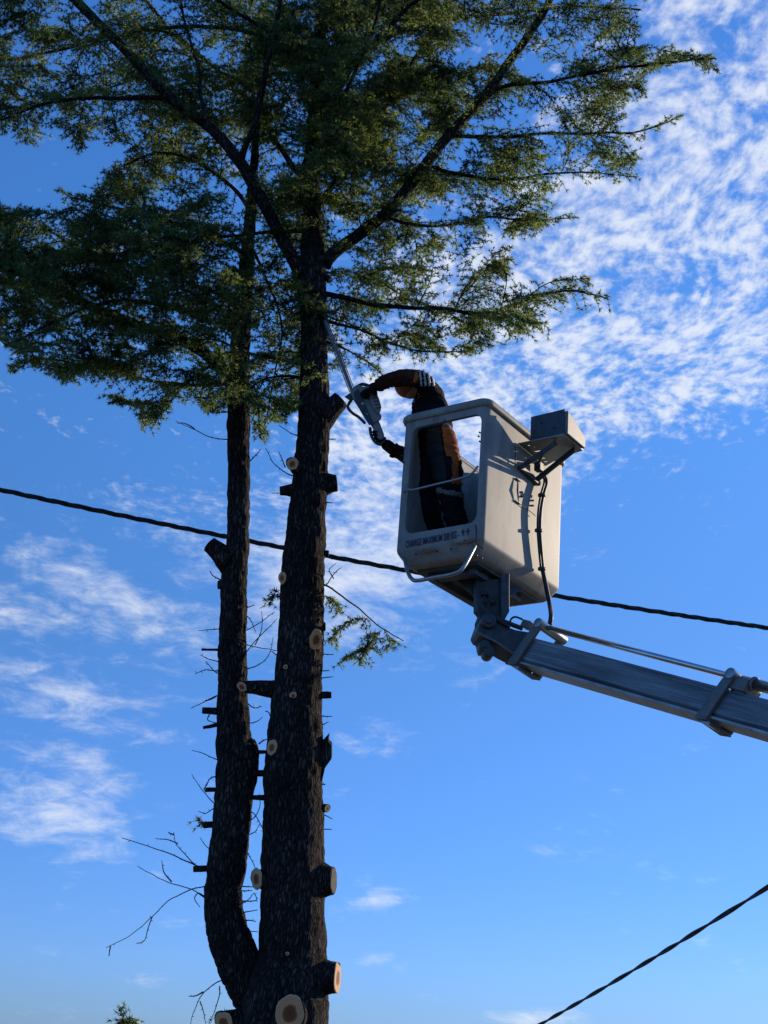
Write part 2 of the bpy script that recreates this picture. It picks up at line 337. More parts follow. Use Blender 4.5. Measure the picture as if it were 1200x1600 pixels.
def trunk_mesh(tab, Yf, name, seg=72, step=3.0, rough=1.0):
    ys = np.arange(tab[0][0], tab[-1][0], step)
    cen = [at(interp(tab, y, 1), y, Yf(y)) for y in ys]; rad = [interp(tab, y, 2) / ppm(c) for y, c in zip(ys, cen)]
    # soften the piecewise profile
    rad = np.convolve(np.pad(rad, 6, mode='edge'), np.ones(13) / 13, 'valid')
    vs = []; u = Vector((0, 1, 0))
    for i, c in enumerate(cen):
        t = (cen[min(i + 1, len(cen) - 1)] - cen[max(i - 1, 0)]).normalized(); a1 = (u - t * t.dot(u)).normalized(); b1 = t.cross(a1)
        for k in range(seg):
            a = 2 * math.pi * k / seg; n_ = a1 * math.cos(a) + b1 * math.sin(a)
            p = c + n_ * rad[i]; q = Vector((p.x * 26, p.y * 26, p.z * 7)); q += noise.noise_vector(q * .5) * .6
            d = noise.voronoi(q)[0]; plate = min(1, (d[1] - d[0]) * 2.2)
            dis = (plate - .55) * .010 * min(1, rad[i] / .1) * rough + noise.noise(p * 7) * .007 + noise.noise(p * 2.2) * .010 * min(1, rad[i] / .12)
            vs.append(p + n_ * dis)
    n = len(cen)
    fs = [(i * seg + k, (i + 1) * seg + k, (i + 1) * seg + (k + 1) % seg, i * seg + (k + 1) % seg) for i in range(n - 1) for k in range(seg)]
    fs += [tuple(range(seg)), tuple((n - 1) * seg + k for k in range(seg))[::-1]]
    b = MB(); b.add(vs, fs, True); return b
tree = empty('cedar_tree', at(446, 2030, TY) * 1)
tree.location.z = 0; WLOC[tree.name] = Vector(tree.location)
tag(tree, 'tall twin stemmed cedar with its lower limbs sawn off and dense dark needles above', 'tree')
trunk_mesh(MAIN, main_Y, 'trunk').build('trunk', 'bark', tree)
trunk_mesh(STEM, stem_Y, 'trunk', seg=56).build('trunk', 'bark', tree, label='thinner second trunk curving up from the fork')

def bark_tube(pts, rads, seg=20, amp=.004):
    b = MB(); b.tube(pts, rads, seg, cap=True)
    n0 = len(pts)
    for i, v in enumerate(b.v):
        k = i // seg; c = Vector(pts[min(k, n0 - 1)]); p = Vector(v); d = (p - c); l_ = d.length
        if l_ > 1e-6: b.v[i] = tuple(p + d / l_ * (noise.noise(p * 34) * amp + noise.noise(p * 11) * amp))
    return b
def face_disc(c, nrm, r, ar=1.0, roll=0.0, name='cut_face'):
    nrm = nrm.normalized(); u = UP - nrm * nrm.dot(UP)
    u = (u.normalized() if u.length > .05 else nrm.orthogonal().normalized()); u.rotate(Matrix.Rotation(roll, 3, nrm)); w = nrm.cross(u)
    me = bpy.data.meshes.new(name); vs = [c + nrm * .004]; uv = [(0, 0)]; K = 28
    sd = random.random() * 50
    for ring in (.5, .93, 1.0):
        for k in range(K):
            a = 2 * math.pi * k / K; rr = r * (1 + .16 * noise.noise(Vector((math.cos(a) * 1.3 + sd, math.sin(a) * 1.3, 0)))) * ring
            vs.append(c + u * math.cos(a) * rr * ar + w * math.sin(a) * rr + nrm * (.004 if ring < .95 else -.001)); uv.append((math.cos(a) * ring, math.sin(a) * ring))
    fs = [(0, 1 + k, 1 + (k + 1) % K) for k in range(K)]
    for q in (0, 1): fs += [(1 + q * K + k, 1 + (q + 1) * K + k, 1 + (q + 1) * K + (k + 1) % K, 1 + q * K + (k + 1) % K) for k in range(K)]
    me.from_pydata([tuple(v) for v in vs], [], fs)
    ul = me.uv_layers.new(name='UVMap')
    for lp in me.loops: ul.data[lp.index].uv = uv[lp.vertex_index]
    return me
def V3(x, y, z): return RT * x + UP * y + FWD * z     # x right, y up, z away, in the camera's frame
# (base px, tip px, radius px, base depth, tip depth (minus = nearer), face normal in the camera frame or None, aspect)
STUBS = [
    ((480, 742), (457, 725), 10.5, 0, -.16, (-.25, -.1, -1), 1.0), ((462, 912), (441, 903), 7.5, 0, -.13, (-.55, -.1, -1), 1.45),
    ((480, 1010), (494, 999), 12, 0, -.19, (.35, -.45, -1), 1.65), ((440, 1078), (378, 1073), 9.5, 0, -.05, (-.45, -.35, -.9), 1.0),
    ((458, 1088), (458, 1087), 6.5, 0, -.175, (0, -.1, -1), 1.0), ((447, 1175), (425, 1168), 9.5, 0, -.15, (-.35, 0, -1), 1.4),
    ((432, 1376), (401, 1373), 14, 0, -.06, (-.75, 0, -.8), 1.35), ((470, 1524), (527, 1528), 24, 0, -.08, (.95, .02, -.22), 1.0),
    ((453, 1600), (453, 1583), 25, 0, -.34, (0, -.1, -1), 1.3), ((390, 1600), (350, 1598), 18, 0, -.18, (-.5, -.1, -1), 1.1),
    ((492, 662), (533, 625), 15, .02, -.02, None, 1), ((495, 758), (526, 755), 14, 0, .0, None, 1), ((462, 766), (438, 767), 7.5, 0, 0, None, 1),
    ((362, 880), (328, 851), 13, 0, 0, None, 1), ((358, 914), (341, 914), 7, 0, 0, None, 1), ((350, 1112), (317, 1110), 5.2, 0, 0, None, 1),
    ((350, 1130), (318, 1137), 3, 0, 0, None, 1), ((490, 1086), (517, 1086), 5.4, 0, 0, None, 1), ((490, 1376), (521, 1376), 22, 0, -.03, None, 1),
    ((350, 1288), (318, 1289), 5, 0, 0, None, 1), ((345, 1356), (303, 1358), 5, 0, 0, None, 1), ((490, 1264), (511, 1263), 6, 0, -.02, (.6, 0, -.6), 1),
    ((490, 979), (508, 979), 7, 0, 0, None, 1), ((350, 1234), (322, 1234), 3.4, 0, 0, None, 1), ((500, 864), (513, 865), 5, 0, 0, None, 1),
    ((449, 1490), (449, 1490), 3.2, 0, -.235, (0, 0, -1), 1), ((446, 1042), (446, 1042), 4, 0, -.155, (0, 0, -1), 1),
    ((492, 421), (516, 438), 5, 0, -.05, None, 1), ((350, 1015), (315, 1015), 2.0, 0, 0, None, 1), ((470, 1175), (401, 1175), 3.2, .02, .0, None, 1), ((470, 1207), (398, 1208), 5, .04, .02, None, 1), ((470, 1249), (390, 1246), 4.2, .04, .02, None, 1)]
for (bx, by), (tx, ty), r, d0, d1, nrm, ar in STUBS:
    on_main = bx > 410
    Yb = (main_Y if on_main else stem_Y)(by)
    a, b = at(bx, by, Yb + d0), at(tx, ty, Yb + d1)
    if (b - a).length < .02: a = b + V3(0, 0, .12)
    if nrm is not None and nrm[2] == -1: a = b + (a - b) * 1.0
    r_ = r / ppm(b); ax = (b - a).normalized()
    pts = [a + (b - a) * t for t in (0, .3, .55, .75, .9, 1)]
    fl = 1.2 if r < 6 else 1.8
    face_n = ax if nrm is None else V3(*nrm).normalized()
    st = bark_tube(pts, [r_ * (1 + (fl - 1) * (1 - t) ** 1.5) * .98 for t in (0, .3, .55, .75, .9, 1)], 20, .006 if r > 8 else .003)
    # shear the end so that it lies in the sawn plane
    if nrm is not None:
        for i in range(20 * 3, len(st.v)):
            k = i // 20
            p = Vector(st.v[i]); w = (k - 2) / 3
            den = ax.dot(face_n)
            if abs(den) > .25:
                sh = max(-2.2 * r_, min(2.2 * r_, -(p - (pts[k])).dot(face_n) / den)) ; st.v[i] = tuple(p + ax * sh * w)
    o = st.build('branch_stub', 'bark', tree)
    if r >= 3:
        f = face_disc(b, face_n, r_ * .93, ar if nrm is not None else 1.0, roll=random.uniform(-.3, .3) if nrm is None or abs(ar - 1) < .01 else (.55 if tx == 495 else -.25 if tx in (441, 378, 425) else 0.0))
        link_mesh('cut_face', f, 'cut_wood' if nrm is not None else 'old_wood', o)
bl = [at(x, y, stem_Y(1200) - .02) for x, y in ((374, 1290), (384, 1245), (391, 1205), (393, 1175), (391, 1160), (388, 1154))]
bark_tube(smooth_path(bl, 5), lerp_list([.03, .045, .055, .052, .036, .010], 5), 24, .006).build('burl', 'bark', tree)
# the jagged torn stub on the right
tb = MB(); q0 = main_Y(1175)
tb.prism([at(x, y, q0 - .05) for x, y in ((495, 1215), (490, 1165), (502, 1162), (514, 1149), (513, 1160), (518, 1164), (518, 1186), (508, 1200), (503, 1222))], FWD * .12)
tb.build('torn_stub', 'bark', tree, bevel=.006)

# dead twigs: traced polylines (px), start width px
TWIGS = [
    [(357, 687), (330, 683), (305, 672), (275, 658)], [(305, 672), (290, 662), (276, 661)], [(463, 680), (447, 672), (436, 664)], [(452, 742), (437, 732), (425, 720), (415, 700)], [(446, 730), (440, 715), (436, 705)],
    [(391, 720), (399, 712), (407, 702)], [(512, 686), (525, 686)], [(510, 785), (520, 785)], [(450, 771), (424, 771)], [(346, 894), (337, 882), (336, 868)], [(342, 905), (333, 900), (328, 892)],
    [(508, 915), (520, 900), (528, 890), (534, 886)], [(505, 913), (530, 928), (560, 951), (590, 977), (630, 1001)], [(522, 905), (515, 890), (525, 880)], [(340, 983), (310, 985)], [(341, 1015), (315, 1015)],
    [(340, 1034), (325, 1029), (313, 1023)], [(340, 1052), (330, 1043), (321, 1033)], [(338, 1048), (320, 1047), (305, 1053)], [(384, 985), (410, 970), (430, 955)], [(384, 950), (398, 945)], [(384, 1008), (405, 1012), (434, 1017)],
    [(384, 1020), (400, 1000), (418, 982), (434, 966)], [(398, 1008), (408, 985), (409, 955)], [(384, 1045), (405, 1038), (421, 1022), (427, 995)], [(434, 1025), (425, 1017)], [(500, 1022), (522, 1022)], [(500, 1048), (515, 1048)],
    [(500, 1060), (521, 1058)], [(500, 1120), (519, 1119)], [(500, 1133), (514, 1128)], [(426, 1122), (420, 1113), (414, 1111)], [(384, 1130), (400, 1128), (411, 1120)], [(338, 1087), (318, 1097), (298, 1107)], [(320, 1095), (330, 1092), (338, 1088)], [(332, 1112), (325, 1125), (338, 1130)],
    [(405, 1163), (412, 1158), (420, 1154)], [(340, 1187), (320, 1178), (300, 1172)], [(336, 1255), (318, 1236), (299, 1209)], [(338, 1214), (328, 1217), (324, 1222)], [(324, 1222), (320, 1232), (322, 1238)], [(503, 1272), (519, 1280)], [(503, 1296), (518, 1296)], [(503, 1226), (508, 1227)],
    [(312, 1355), (290, 1345), (255, 1330), (190, 1309)], [(305, 1351), (292, 1338), (275, 1318), (271, 1300)], [(278, 1318), (262, 1312), (243, 1310)], [(271, 1305), (262, 1301)],
    [(330, 1410), (300, 1390), (262, 1378), (235, 1365), (214, 1353)], [(268, 1378), (256, 1362), (252, 1345)], [(318, 1385), (295, 1392), (262, 1408), (235, 1435), (200, 1464), (165, 1482)], [(238, 1432), (232, 1450), (225, 1470), (213, 1475)], [(173, 1478), (171, 1494)],
    [(320, 1400), (310, 1395), (304, 1405), (312, 1418)], [(383, 1385), (405, 1386)], [(380, 1392), (395, 1391)], [(378, 1408), (400, 1408), (398, 1396)], [(376, 1413), (390, 1405), (398, 1395)], [(380, 1427), (403, 1421)], [(388, 1438), (400, 1440)], [(378, 1455), (402, 1456)],
    [(395, 1270), (408, 1290), (412, 1300)], [(395, 1280), (405, 1262), (406, 1240)], [(340, 1380), (350, 1402), (357, 1420), (362, 1440)], [(384, 1330), (394, 1345), (399, 1362)], [(386, 1305), (398, 1300), (406, 1288)], [(338, 1330), (322, 1322), (312, 1308)], [(384, 1098), (396, 1106), (408, 1104)], [(384, 962), (394, 972), (399, 988)], [(336, 1262), (322, 1270), (310, 1268)], [(352, 1408), (340, 1400), (342, 1385)],
    [(345, 1532), (325, 1545), (312, 1560), (303, 1580), (298, 1602)], [(318, 1550), (305, 1556), (294, 1556)], [(343, 1540), (342, 1555), (336, 1580), (326, 1602)], [(312, 1565), (318, 1580), (322, 1600)],
    [(205, 1600), (198, 1588), (192, 1575)], [(382, 1540), (384, 1541)]]
for i, tw in enumerate(TWIGS):
    if len(tw) < 2 or tw[0] == (382, 1540): continue
    x0, y0 = tw[0]; on_main = x0 > 421 or (x0 == 452)
    Yb = (main_Y if on_main else stem_Y)(y0); sgn = random.uniform(-.25, .15)
    pts = [at(x, y, Yb + .3 * sgn * math.hypot(x - x0, y - y0) / 100) for x, y in tw]
    # run the base into the wood so that it really joins
    if (min(abs(x0 - interp(MAIN, y0, 1)) - interp(MAIN, y0, 2), abs(x0 - interp(STEM, y0, 1)) - interp(STEM, y0, 2)) < 8) and x0 != 205:
        cx = interp(MAIN, y0, 1) if on_main else interp(STEM, y0, 1); pts = [pts[0] + (at(cx, y0 + 4, Yb) - pts[0]) * .5] + pts
    sp_ = smooth_path(pts, 5); n = len(sp_); w = {12: 3.4, 44: 2.6, 49: 2.8}.get(i, 2.1 if math.hypot(tw[-1][0] - x0, tw[-1][1] - y0) > 25 else 2.6)
    sp_ = [p + noise.noise_vector(p * 14) * .006 for p in sp_]
    b = MB(); b.tube(sp_, [(w * .5 * (1 - .6 * k / n)) / ppm(sp_[0]) for k in range(n)], 6)
    for k in range(2, n - 1, 2):     # little knobs and spurs
        d = V3(random.uniform(-1, 1), random.uniform(-1, 1), random.uniform(-1, 1)).normalized() * random.uniform(.006, .02)
        b.tube([sp_[k], sp_[k] + d], [.0028, .0018], 4)
    b.build('dead_twig', 'twig', tree)

# ------------------------------------------------------------------ crown
CROWN = [(-420, -420), (1060, -420), (1030, -60), (1012, 0), (985, 20), (1005, 45), (985, 70), (1070, 75), (1118, 78), (1122, 118), (1075, 100), (1000, 118), (1015, 145), (960, 165), (1000, 182), (1070, 175), (1062, 190), (1010, 215), (1000, 240),
         (990, 285), (925, 280), (908, 345), (860, 345), (855, 385), (815, 360), (800, 400), (790, 435), (850, 440), (928, 405), (925, 440), (962, 468), (945, 495), (880, 490), (850, 552), (800, 530), (760, 550), (700, 560), (670, 578), (640, 560), (610, 590), (570, 600), (540, 575), (522, 590),
         (500, 600), (470, 640), (440, 668), (420, 655), (412, 700), (398, 690), (390, 640), (350, 640), (320, 655), (285, 615), (260, 650), (238, 685), (215, 672), (205, 640), (160, 625), (130, 600), (95, 600), (50, 572), (10, 588), (20, 550), (-20, 520), (-300, 480),
         (-300, 340), (0, 320), (60, 305), (100, 290), (130, 315), (115, 330), (140, 300), (165, 262), (200, 255), (190, 225), (150, 215), (125, 262), (105, 215), (60, 215), (45, 248), (20, 200), (0, 225), (-300, 240)]
def inside(x, y, poly=CROWN):
    c = False; j = len(poly) - 1
    for i in range(len(poly)):
        xi, yi = poly[i]; xj, yj = poly[j]
        if (yi > y) != (yj > y) and x < (xj - xi) * (y - yi) / (yj - yi) + xi: c = not c
        j = i
    return c
# limbs: px polyline, radius px start/end, depth drift (m per 100 px, minus = towards the camera), which trunk
LIMBS = [
    ([(472, 430), (448, 385), (405, 305), (375, 255), (330, 200), (262, 150), (200, 82), (120, 2), (20, -90), (-120, -170)], 10.8, 6.2, -.10, 'm'),
    ([(505, 412), (530, 388), (590, 345), (640, 290), (690, 225), (760, 145), (830, 50), (860, 0), (900, -90), (950, -220)], 10.8, 4, -.05, 'm'),
    ([(500, 458), (540, 466), (600, 479), (690, 483), (760, 490), (840, 462), (900, 455), (950, 466)], 6.5, 1.5, .05, 'm'),
    ([(262, 152), (200, 154), (150, 152), (95, 157), (40, 170), (0, 188), (-80, 210)], 6, 2, -.08, 'm'),
    ([(375, 250), (398, 190), (412, 130), (425, 60), (437, 0), (440, -120)], 8, 4, -.12, 'm'),
    ([(325, 195), (315, 150), (308, 100), (290, 40), (270, -60)], 5, 2, .1, 'm'),
    ([(745, 165), (790, 135), (850, 128), (930, 112), (1000, 103), (1060, 95), (1118, 92)], 5.5, 1.4, -.05, 'm'),
    ([(700, 212), (740, 214), (800, 212), (860, 209), (930, 208), (1000, 204), (1066, 181)], 5, 1.3, .06, 'm'),
    ([(668, 258), (700, 270), (750, 277), (800, 280), (860, 272), (920, 270), (995, 276)], 5, 1.2, -.04, 'm'),
    ([(600, 338), (640, 350), (700, 352), (760, 340), (830, 345), (895, 340)], 4.5, 1.2, .10, 'm'),
    ([(365, 595), (340, 570), (300, 540), (250, 520), (180, 495), (100, 460), (20, 420), (-80, 380), (-200, 350)], 11, 4, -.10, 's'),
    ([(380, 470), (330, 455), (260, 430), (200, 415), (120, 385), (60, 350)], 6, 2, .12, 's'),
    ([(375, 590), (330, 602), (260, 598), (200, 588), (130, 570), (60, 560), (20, 580)], 5, 1.4, .02, 's'),
    ([(388, 400), (340, 375), (280, 350), (220, 335), (160, 320), (110, 310)], 6, 2, -.02, 's'),
    ([(485, 360), (440, 362), (380, 368), (320, 372), (250, 385), (190, 400)], 5, 1.6, -.12, 'm'),
    ([(480, 570), (445, 562), (410, 556), (380, 548), (330, 530), (270, 540)], 5, 1.5, -.2, 'm'),
    ([(480, 590), (440, 588), (400, 600), (370, 640), (330, 645)], 3.6, 1.2, .1, 'm'),
    ([(505, 500), (560, 515), (610, 535), (660, 550), (720, 550)], 4, 1.2, .15, 'm'),
    ([(500, 530), (540, 545), (580, 570), (600, 590)], 3, 1.2, .25, 'm'),
    ([(488, 340), (470, 300), (480, 240), (520, 180), (560, 100), (590, 20), (610, -80)], 7, 3, -.28, 'm'),
    ([(490, 330), (520, 290), (560, 240), (600, 170), (650, 90), (700, 10), (730, -90)], 7, 3, .25, 'm'),
    ([(492, 300), (450, 250), (400, 170), (340, 110), (260, 40), (190, -50)], 7, 3, .28, 'm'),
    ([(495, 250), (500, 200), (540, 120), (600, 60), (700, 30), (800, 20), (900, 10), (1000, 15)], 7, 2, .2, 'm'),
    ([(392, 330), (360, 290), (300, 250), (240, 240), (180, 265)], 5, 2, .1, 's'),
    ([(380, 545), (345, 565), (300, 590), (262, 620), (240, 665)], 4, 1.4, .25, 's'),
    ([(390, 380), (410, 420), (430, 470), (440, 520), (430, 580), (410, 680)], 4, 1.3, .22, 's'),
    ([(375, 520), (330, 500), (270, 480), (180, 470), (90, 500), (10, 540)], 6, 2, -.25, 's'),
    ([(500, 200), (470, 120), (430, 60), (340, 0), (240, -80)], 6, 3, -.2, 'm'),
    ([(500, 150), (560, 90), (640, 10), (740, -60), (860, -120)], 6, 3, -.2, 'm'),
    ([(500, 120), (420, 60), (300, 40), (160, 60), (40, 90), (-60, 100)], 6, 2, .2, 'm'),
]
limb_objs = []; SKEL = []
for li, (pl, r0, r1, drift, wh) in enumerate(LIMBS):
    Yb = (main_Y if wh == 'm' else stem_Y)(pl[0][1]) ; x0, y0 = pl[0]; pts = []
    if li in (3, 4, 5): Yb += -.10 * (math.hypot(x0 - 472, y0 - 430)) / 100
    if li in (6, 7, 8, 9): Yb += -.02 * (math.hypot(x0 - 505, y0 - 412)) / 100
    acc = 0; px_ = pl[0]
    for p in pl:
        acc += math.hypot(p[0] - px_[0], p[1] - px_[1]); px_ = p
        pts.append(at(p[0], p[1], Yb + drift * acc / 100))
    s_ = smooth_path(pts, 7); n = len(s_)
    s_ = [p + noise.noise_vector(p * 4 + Vector((li, 0, 0))) * .012 for p in s_]
    rr = [(r0 + (r1 - r0) * k / n) * (.98 if r0 > 10 else .68) / ppm(s_[k]) for k in range(n)]
    rr[0] *= 1.3; rr[1] *= 1.15
    SKEL.append((s_, rr))
    b = bark_tube(s_, rr, 14, .003); limb_objs.append(b)
sk_pts = np.array([[*p] for s_, _ in SKEL for p in s_]); sk_own = np.array([li for li, (s_, _) in enumerate(SKEL) for _p in s_])
sk_frac = np.array([k / len(s_) for s_, _ in SKEL for k in range(len(s_))])
base_pt = at(488, 560, TY)
# secondary branches reach sampled points of the crown's volume from the nearest limb
TUFT_P = [[] for _ in LIMBS]; TUFT_D = [[] for _ in LIMBS]; TUFT_S = [[] for _ in LIMBS]
def visible_ok(p):
    x, y = px(p); q = p * 9; return inside(x + 26 * noise.noise(q), y + 22 * noise.noise(q + Vector((9, 3, 5))))
def add_tufts(li, a, b, step=.034, size=1.0):
    L_ = (b - a).length; n = max(1, int(L_ / step)); d = (b - a).normalized()
    for k in range(n):
        p = a + (b - a) * ((k + random.random() * .8) / n)
        TUFT_P[li].append(tuple(p)); TUFT_D[li].append(tuple(d)); TUFT_S[li].append(size * random.uniform(.75, 1.2))
def spray(li, path, start, dens=1.0, L3=.30):
    """a flat drooping cedar spray along a branch path"""
    b = limb_objs[li]; n = len(path); side = 1
    tot = sum((path[i + 1] - path[i]).length for i in range(n - 1)); acc = 0; nxt = start
    for i in range(n - 1):
        seg = path[i + 1] - path[i]; sl_ = seg.length
        if sl_ < 1e-5: continue
        t = seg.normalized()
        while nxt < acc + sl_:
            p = path[i] + seg * ((nxt - acc) / sl_); fr = nxt / tot
            lat = t.cross(Vector((0, 0, 1)))
            if lat.length < .2: lat = Vector((random.uniform(-1, 1), random.uniform(-1, 1), 0))
            lat = lat.normalized() * side; side = -side
            d = (t * random.uniform(.35, .9) + lat * random.uniform(.5, 1.0) + Vector((0, 0, random.uniform(-.35, .22)))).normalized()
            ln = L3 * random.uniform(.45, 1.1) * (1.0 - .55 * fr)
            q = []; pp = p.copy(); dd = d.copy(); K = 4
            for k in range(K + 1):
                q.append(pp.copy()); dd = (dd + Vector((random.uniform(-.12, .12), random.uniform(-.12, .12), -.10 + random.uniform(-.1, .06)))).normalized(); pp = pp + dd * ln / K
            while len(q) > 2 and not visible_ok(q[-1]): q.pop()
            if len(q) > 2:
                b.tube(q, [.0026 - .0016 * k / len(q) for k in range(len(q))], 3, cap=False)
                for k in range(len(q) - 1):
                    add_tufts(li, q[k], q[k + 1])
                    if random.random() < .65:      # tertiary shoots
                        t2 = (q[k + 1] - q[k]).normalized(); l2 = t2.cross(Vector((0, 0, 1))); l2 = l2.normalized() if l2.length > .1 else Vector((1, 0, 0))
                        e = q[k] + (t2 * .7 + l2 * random.choice((-1, 1)) * .7 + Vector((0, 0, random.uniform(-.5, .2)))).normalized() * random.uniform(.04, .12)
                        if visible_ok(e): b.tube([q[k], e], [.0017, .0012], 3, cap=False); add_tufts(li, q[k], e)
            nxt += random.uniform(.030, .055) / dens
        acc += sl_
    add_tufts(li, path[-2], path[-1], .014)
# sprays straight along the outer part of the limbs
for li, (s_, rr) in enumerate(SKEL):
    k0 = int(len(s_) * (.45 if LIMBS[li][1] > 6 else .2)); 
    spray(li, s_[k0:], .02, .8, .36)
# foliage wanted per 40 px cell of the crown as it is seen, tufts
def wanted(x, y):
    w_ = wanted0(x, y) * .62
    return w_ * max(.25, 1 + 1.9 * noise.noise(Vector((x / 95, y / 60, 3.3))))
def wanted0(x, y):
    if x < -40 or y < -40: return 90
    if y > 400 and x > 515: return 190 if (x < 600 or y > 440) else 90
    if 515 <= x < 760 and 320 < y <= 400: return 170
    if x >= 700: return 290 if x < 860 else 170
    if x < 200 and y < 250: return 230
    if x < 420 and 230 < y < 330: return 380
    if 395 < x < 470 and y > 430: return 190
    if x < 400 and y > 560: return 200
    if x < 400: return 470 if y < 470 else 320
    return 800 if y < 300 else 440
CS = 40; cells = {}
for gx in range(-260, 1160, CS):
    for gy in range(-300, 720, CS):
        ins = [(gx + i * 10 + 5, gy + j * 10 + 5) for i in range(4) for j in range(4) if inside(gx + i * 10 + 5, gy + j * 10 + 5)]
        if ins: cells[(gx, gy)] = [wanted(gx + 20, gy + 20) * len(ins) / 16, 0, 1.0, ins]
seen_n = [0] * len(LIMBS)
def recount(li):
    P_ = TUFT_P[li]
    for p in P_[seen_n[li]:]:
        x, y = px(p); c = cells.get((int((x + 260) // CS) * CS - 260, int((y + 300) // CS) * CS - 300))
        if c: c[1] += 1
    seen_n[li] = len(P_)
for li in range(len(LIMBS)): recount(li)
sk_pts = [Vector(p) for p in sk_pts.tolist()]; sk_own = list(sk_own); sk_frac = list(sk_frac); SK = np.array([[*p] for p in sk_pts]); SKF = np.array(sk_frac); SKT = []
for li, (s_, _) in enumerate(SKEL):
    for k in range(len(s_)): SKT.append(tuple((s_[min(k + 1, len(s_) - 1)] - s_[max(k - 1, 0)]).normalized()))
SKT = np.array(SKT); B0 = np.array([*base_pt]); made = 0
for _t in range(14000):
    ks = [k for k, c in cells.items() if c[0] - c[1] > 14]
    if not ks or made > 4200: break
    wts = [((cells[k][0] - cells[k][1]) * cells[k][2]) ** 1.5 for k in ks]
    k_ = random.choices(ks, wts)[0]; c = cells[k_]; x, y = random.choice(c[3])
    gd = random.gauss(-.15, .4) if (440 < x < 560 and y < 290) or (x < 380 and y > 300) else max(-.12, random.gauss(.38, .5))
    T = at(x + random.uniform(-5, 5), y + random.uniform(-5, 5), TY + .05 + gd); Ta = np.array([*T])
    d = Ta - SK; dist = np.sqrt((d ** 2).sum(1)); hub = np.sqrt(((SK - B0) ** 2).sum(1)); ol = (T - base_pt).length
    ca = (d * SKT).sum(1) / np.maximum(dist, 1e-4)
    cost = dist + np.where(hub > ol, (hub - ol) * 1.2, 0) + np.where(d[:, 2] < -.4 * dist, .4, 0) + np.where(ca < .15, .6, 0) + np.where((SKF > .8) & (ca < .6), .8, 0) + np.where(dist < .15, 5, 0)
    j = int(cost.argmin())
    if dist[j] > 1.1: c[2] *= .8; continue
    li = int(sk_own[j]); A = Vector(SK[j].tolist()); D = T - A; ln = D.length; tj = Vector(SKT[j].tolist())
    mid = A + D * .45 + tj * .12 * ln + Vector((random.uniform(-.08, .08), random.uniform(-.08, .08), .08)) * ln
    path = smooth_path([A, mid, T], 6)
    while len(path) > 4 and not visible_ok(path[-1]): path.pop()
    if len(path) < 6 or sum(not visible_ok(p) for p in path) > 1: c[2] *= .85; continue
    n = len(path)
    limb_objs[li].tube(path, [(.0025 + .0065 * min(1, ln)) * (1 - .7 * k / n) for k in range(n)], 5, cap=False)
    spray(li, path, .03 if ln < .5 else .10, 1.25, .20 + .12 * random.random()); made += 1
    before = c[1]; recount(li)
    if c[1] - before < 3: c[2] *= .8
    if ln > .25:
        P2 = np.array([[*p] for p in path[2:]]); T2 = np.array([[*(path[min(k + 1, n - 1)] - path[max(k - 1, 0)]).normalized()] for k in range(2, n)])
        SK = np.vstack([SK, P2]); SKT = np.vstack([SKT, T2]); SKF = np.append(SKF, [(k + 2) / n for k in range(n - 2)]); sk_own += [li] * (n - 2)
import sys
print('BRANCHES', made, 'short cells', sum(1 for c in cells.values() if c[0] - c[1] > 12), 'of', len(cells), file=sys.stderr)
# hanging live sprays below: the small branch right of the trunk, tips near the stubs
def hanging(pl, Y, li, L3=.12, w=.004):
    p = smooth_path([at(x, y, Y) for x, y in pl], 5); limb_objs[li].tube(p, [w * (1 - .6 * k / len(p)) for k in range(len(p))], 5)
    return p

def needles(P, D, S, per=9):
    P, D, S = np.array(P), np.array(D), np.array(S); n = len(P)
    P = np.repeat(P, per, 0); D = np.repeat(D, per, 0); S = np.repeat(S, per)
    u = rng.normal(size=(n * per, 3)); u /= np.linalg.norm(u, axis=1)[:, None]
    d = u * .80 + D * .62; d /= np.linalg.norm(d, axis=1)[:, None]
    s = np.cross(d, rng.normal(size=(n * per, 3))); s /= np.linalg.norm(s, axis=1)[:, None]
    ln = (rng.uniform(.024, .046, n * per) * S)[:, None]; w = .0036
    a = P + s * w; b = P - s * w; c = P + d * ln + s * w * .35; 
    V = np.stack([a, b, c], 1).reshape(-1, 3)
    me = bpy.data.meshes.new('foliage'); me.vertices.add(len(V)); me.vertices.foreach_set('co', V.astype(np.float32).ravel())
    nf = n * per; me.loops.add(nf * 3); me.loops.foreach_set('vertex_index', np.arange(nf * 3, dtype=np.int32))
    me.polygons.add(nf); me.polygons.foreach_set('loop_start', np.arange(0, nf * 3, 3, dtype=np.int32)); me.update(); me.validate(); return me
total = 0
for li, b in enumerate(limb_objs):
    o = b.build('limb', 'bark', tree)
    if TUFT_P[li]:
        total += len(TUFT_P[li]); link_mesh('foliage', needles(TUFT_P[li], TUFT_D[li], TUFT_S[li]), 'needles', o)
print('TUFTS', total, file=sys.stderr)
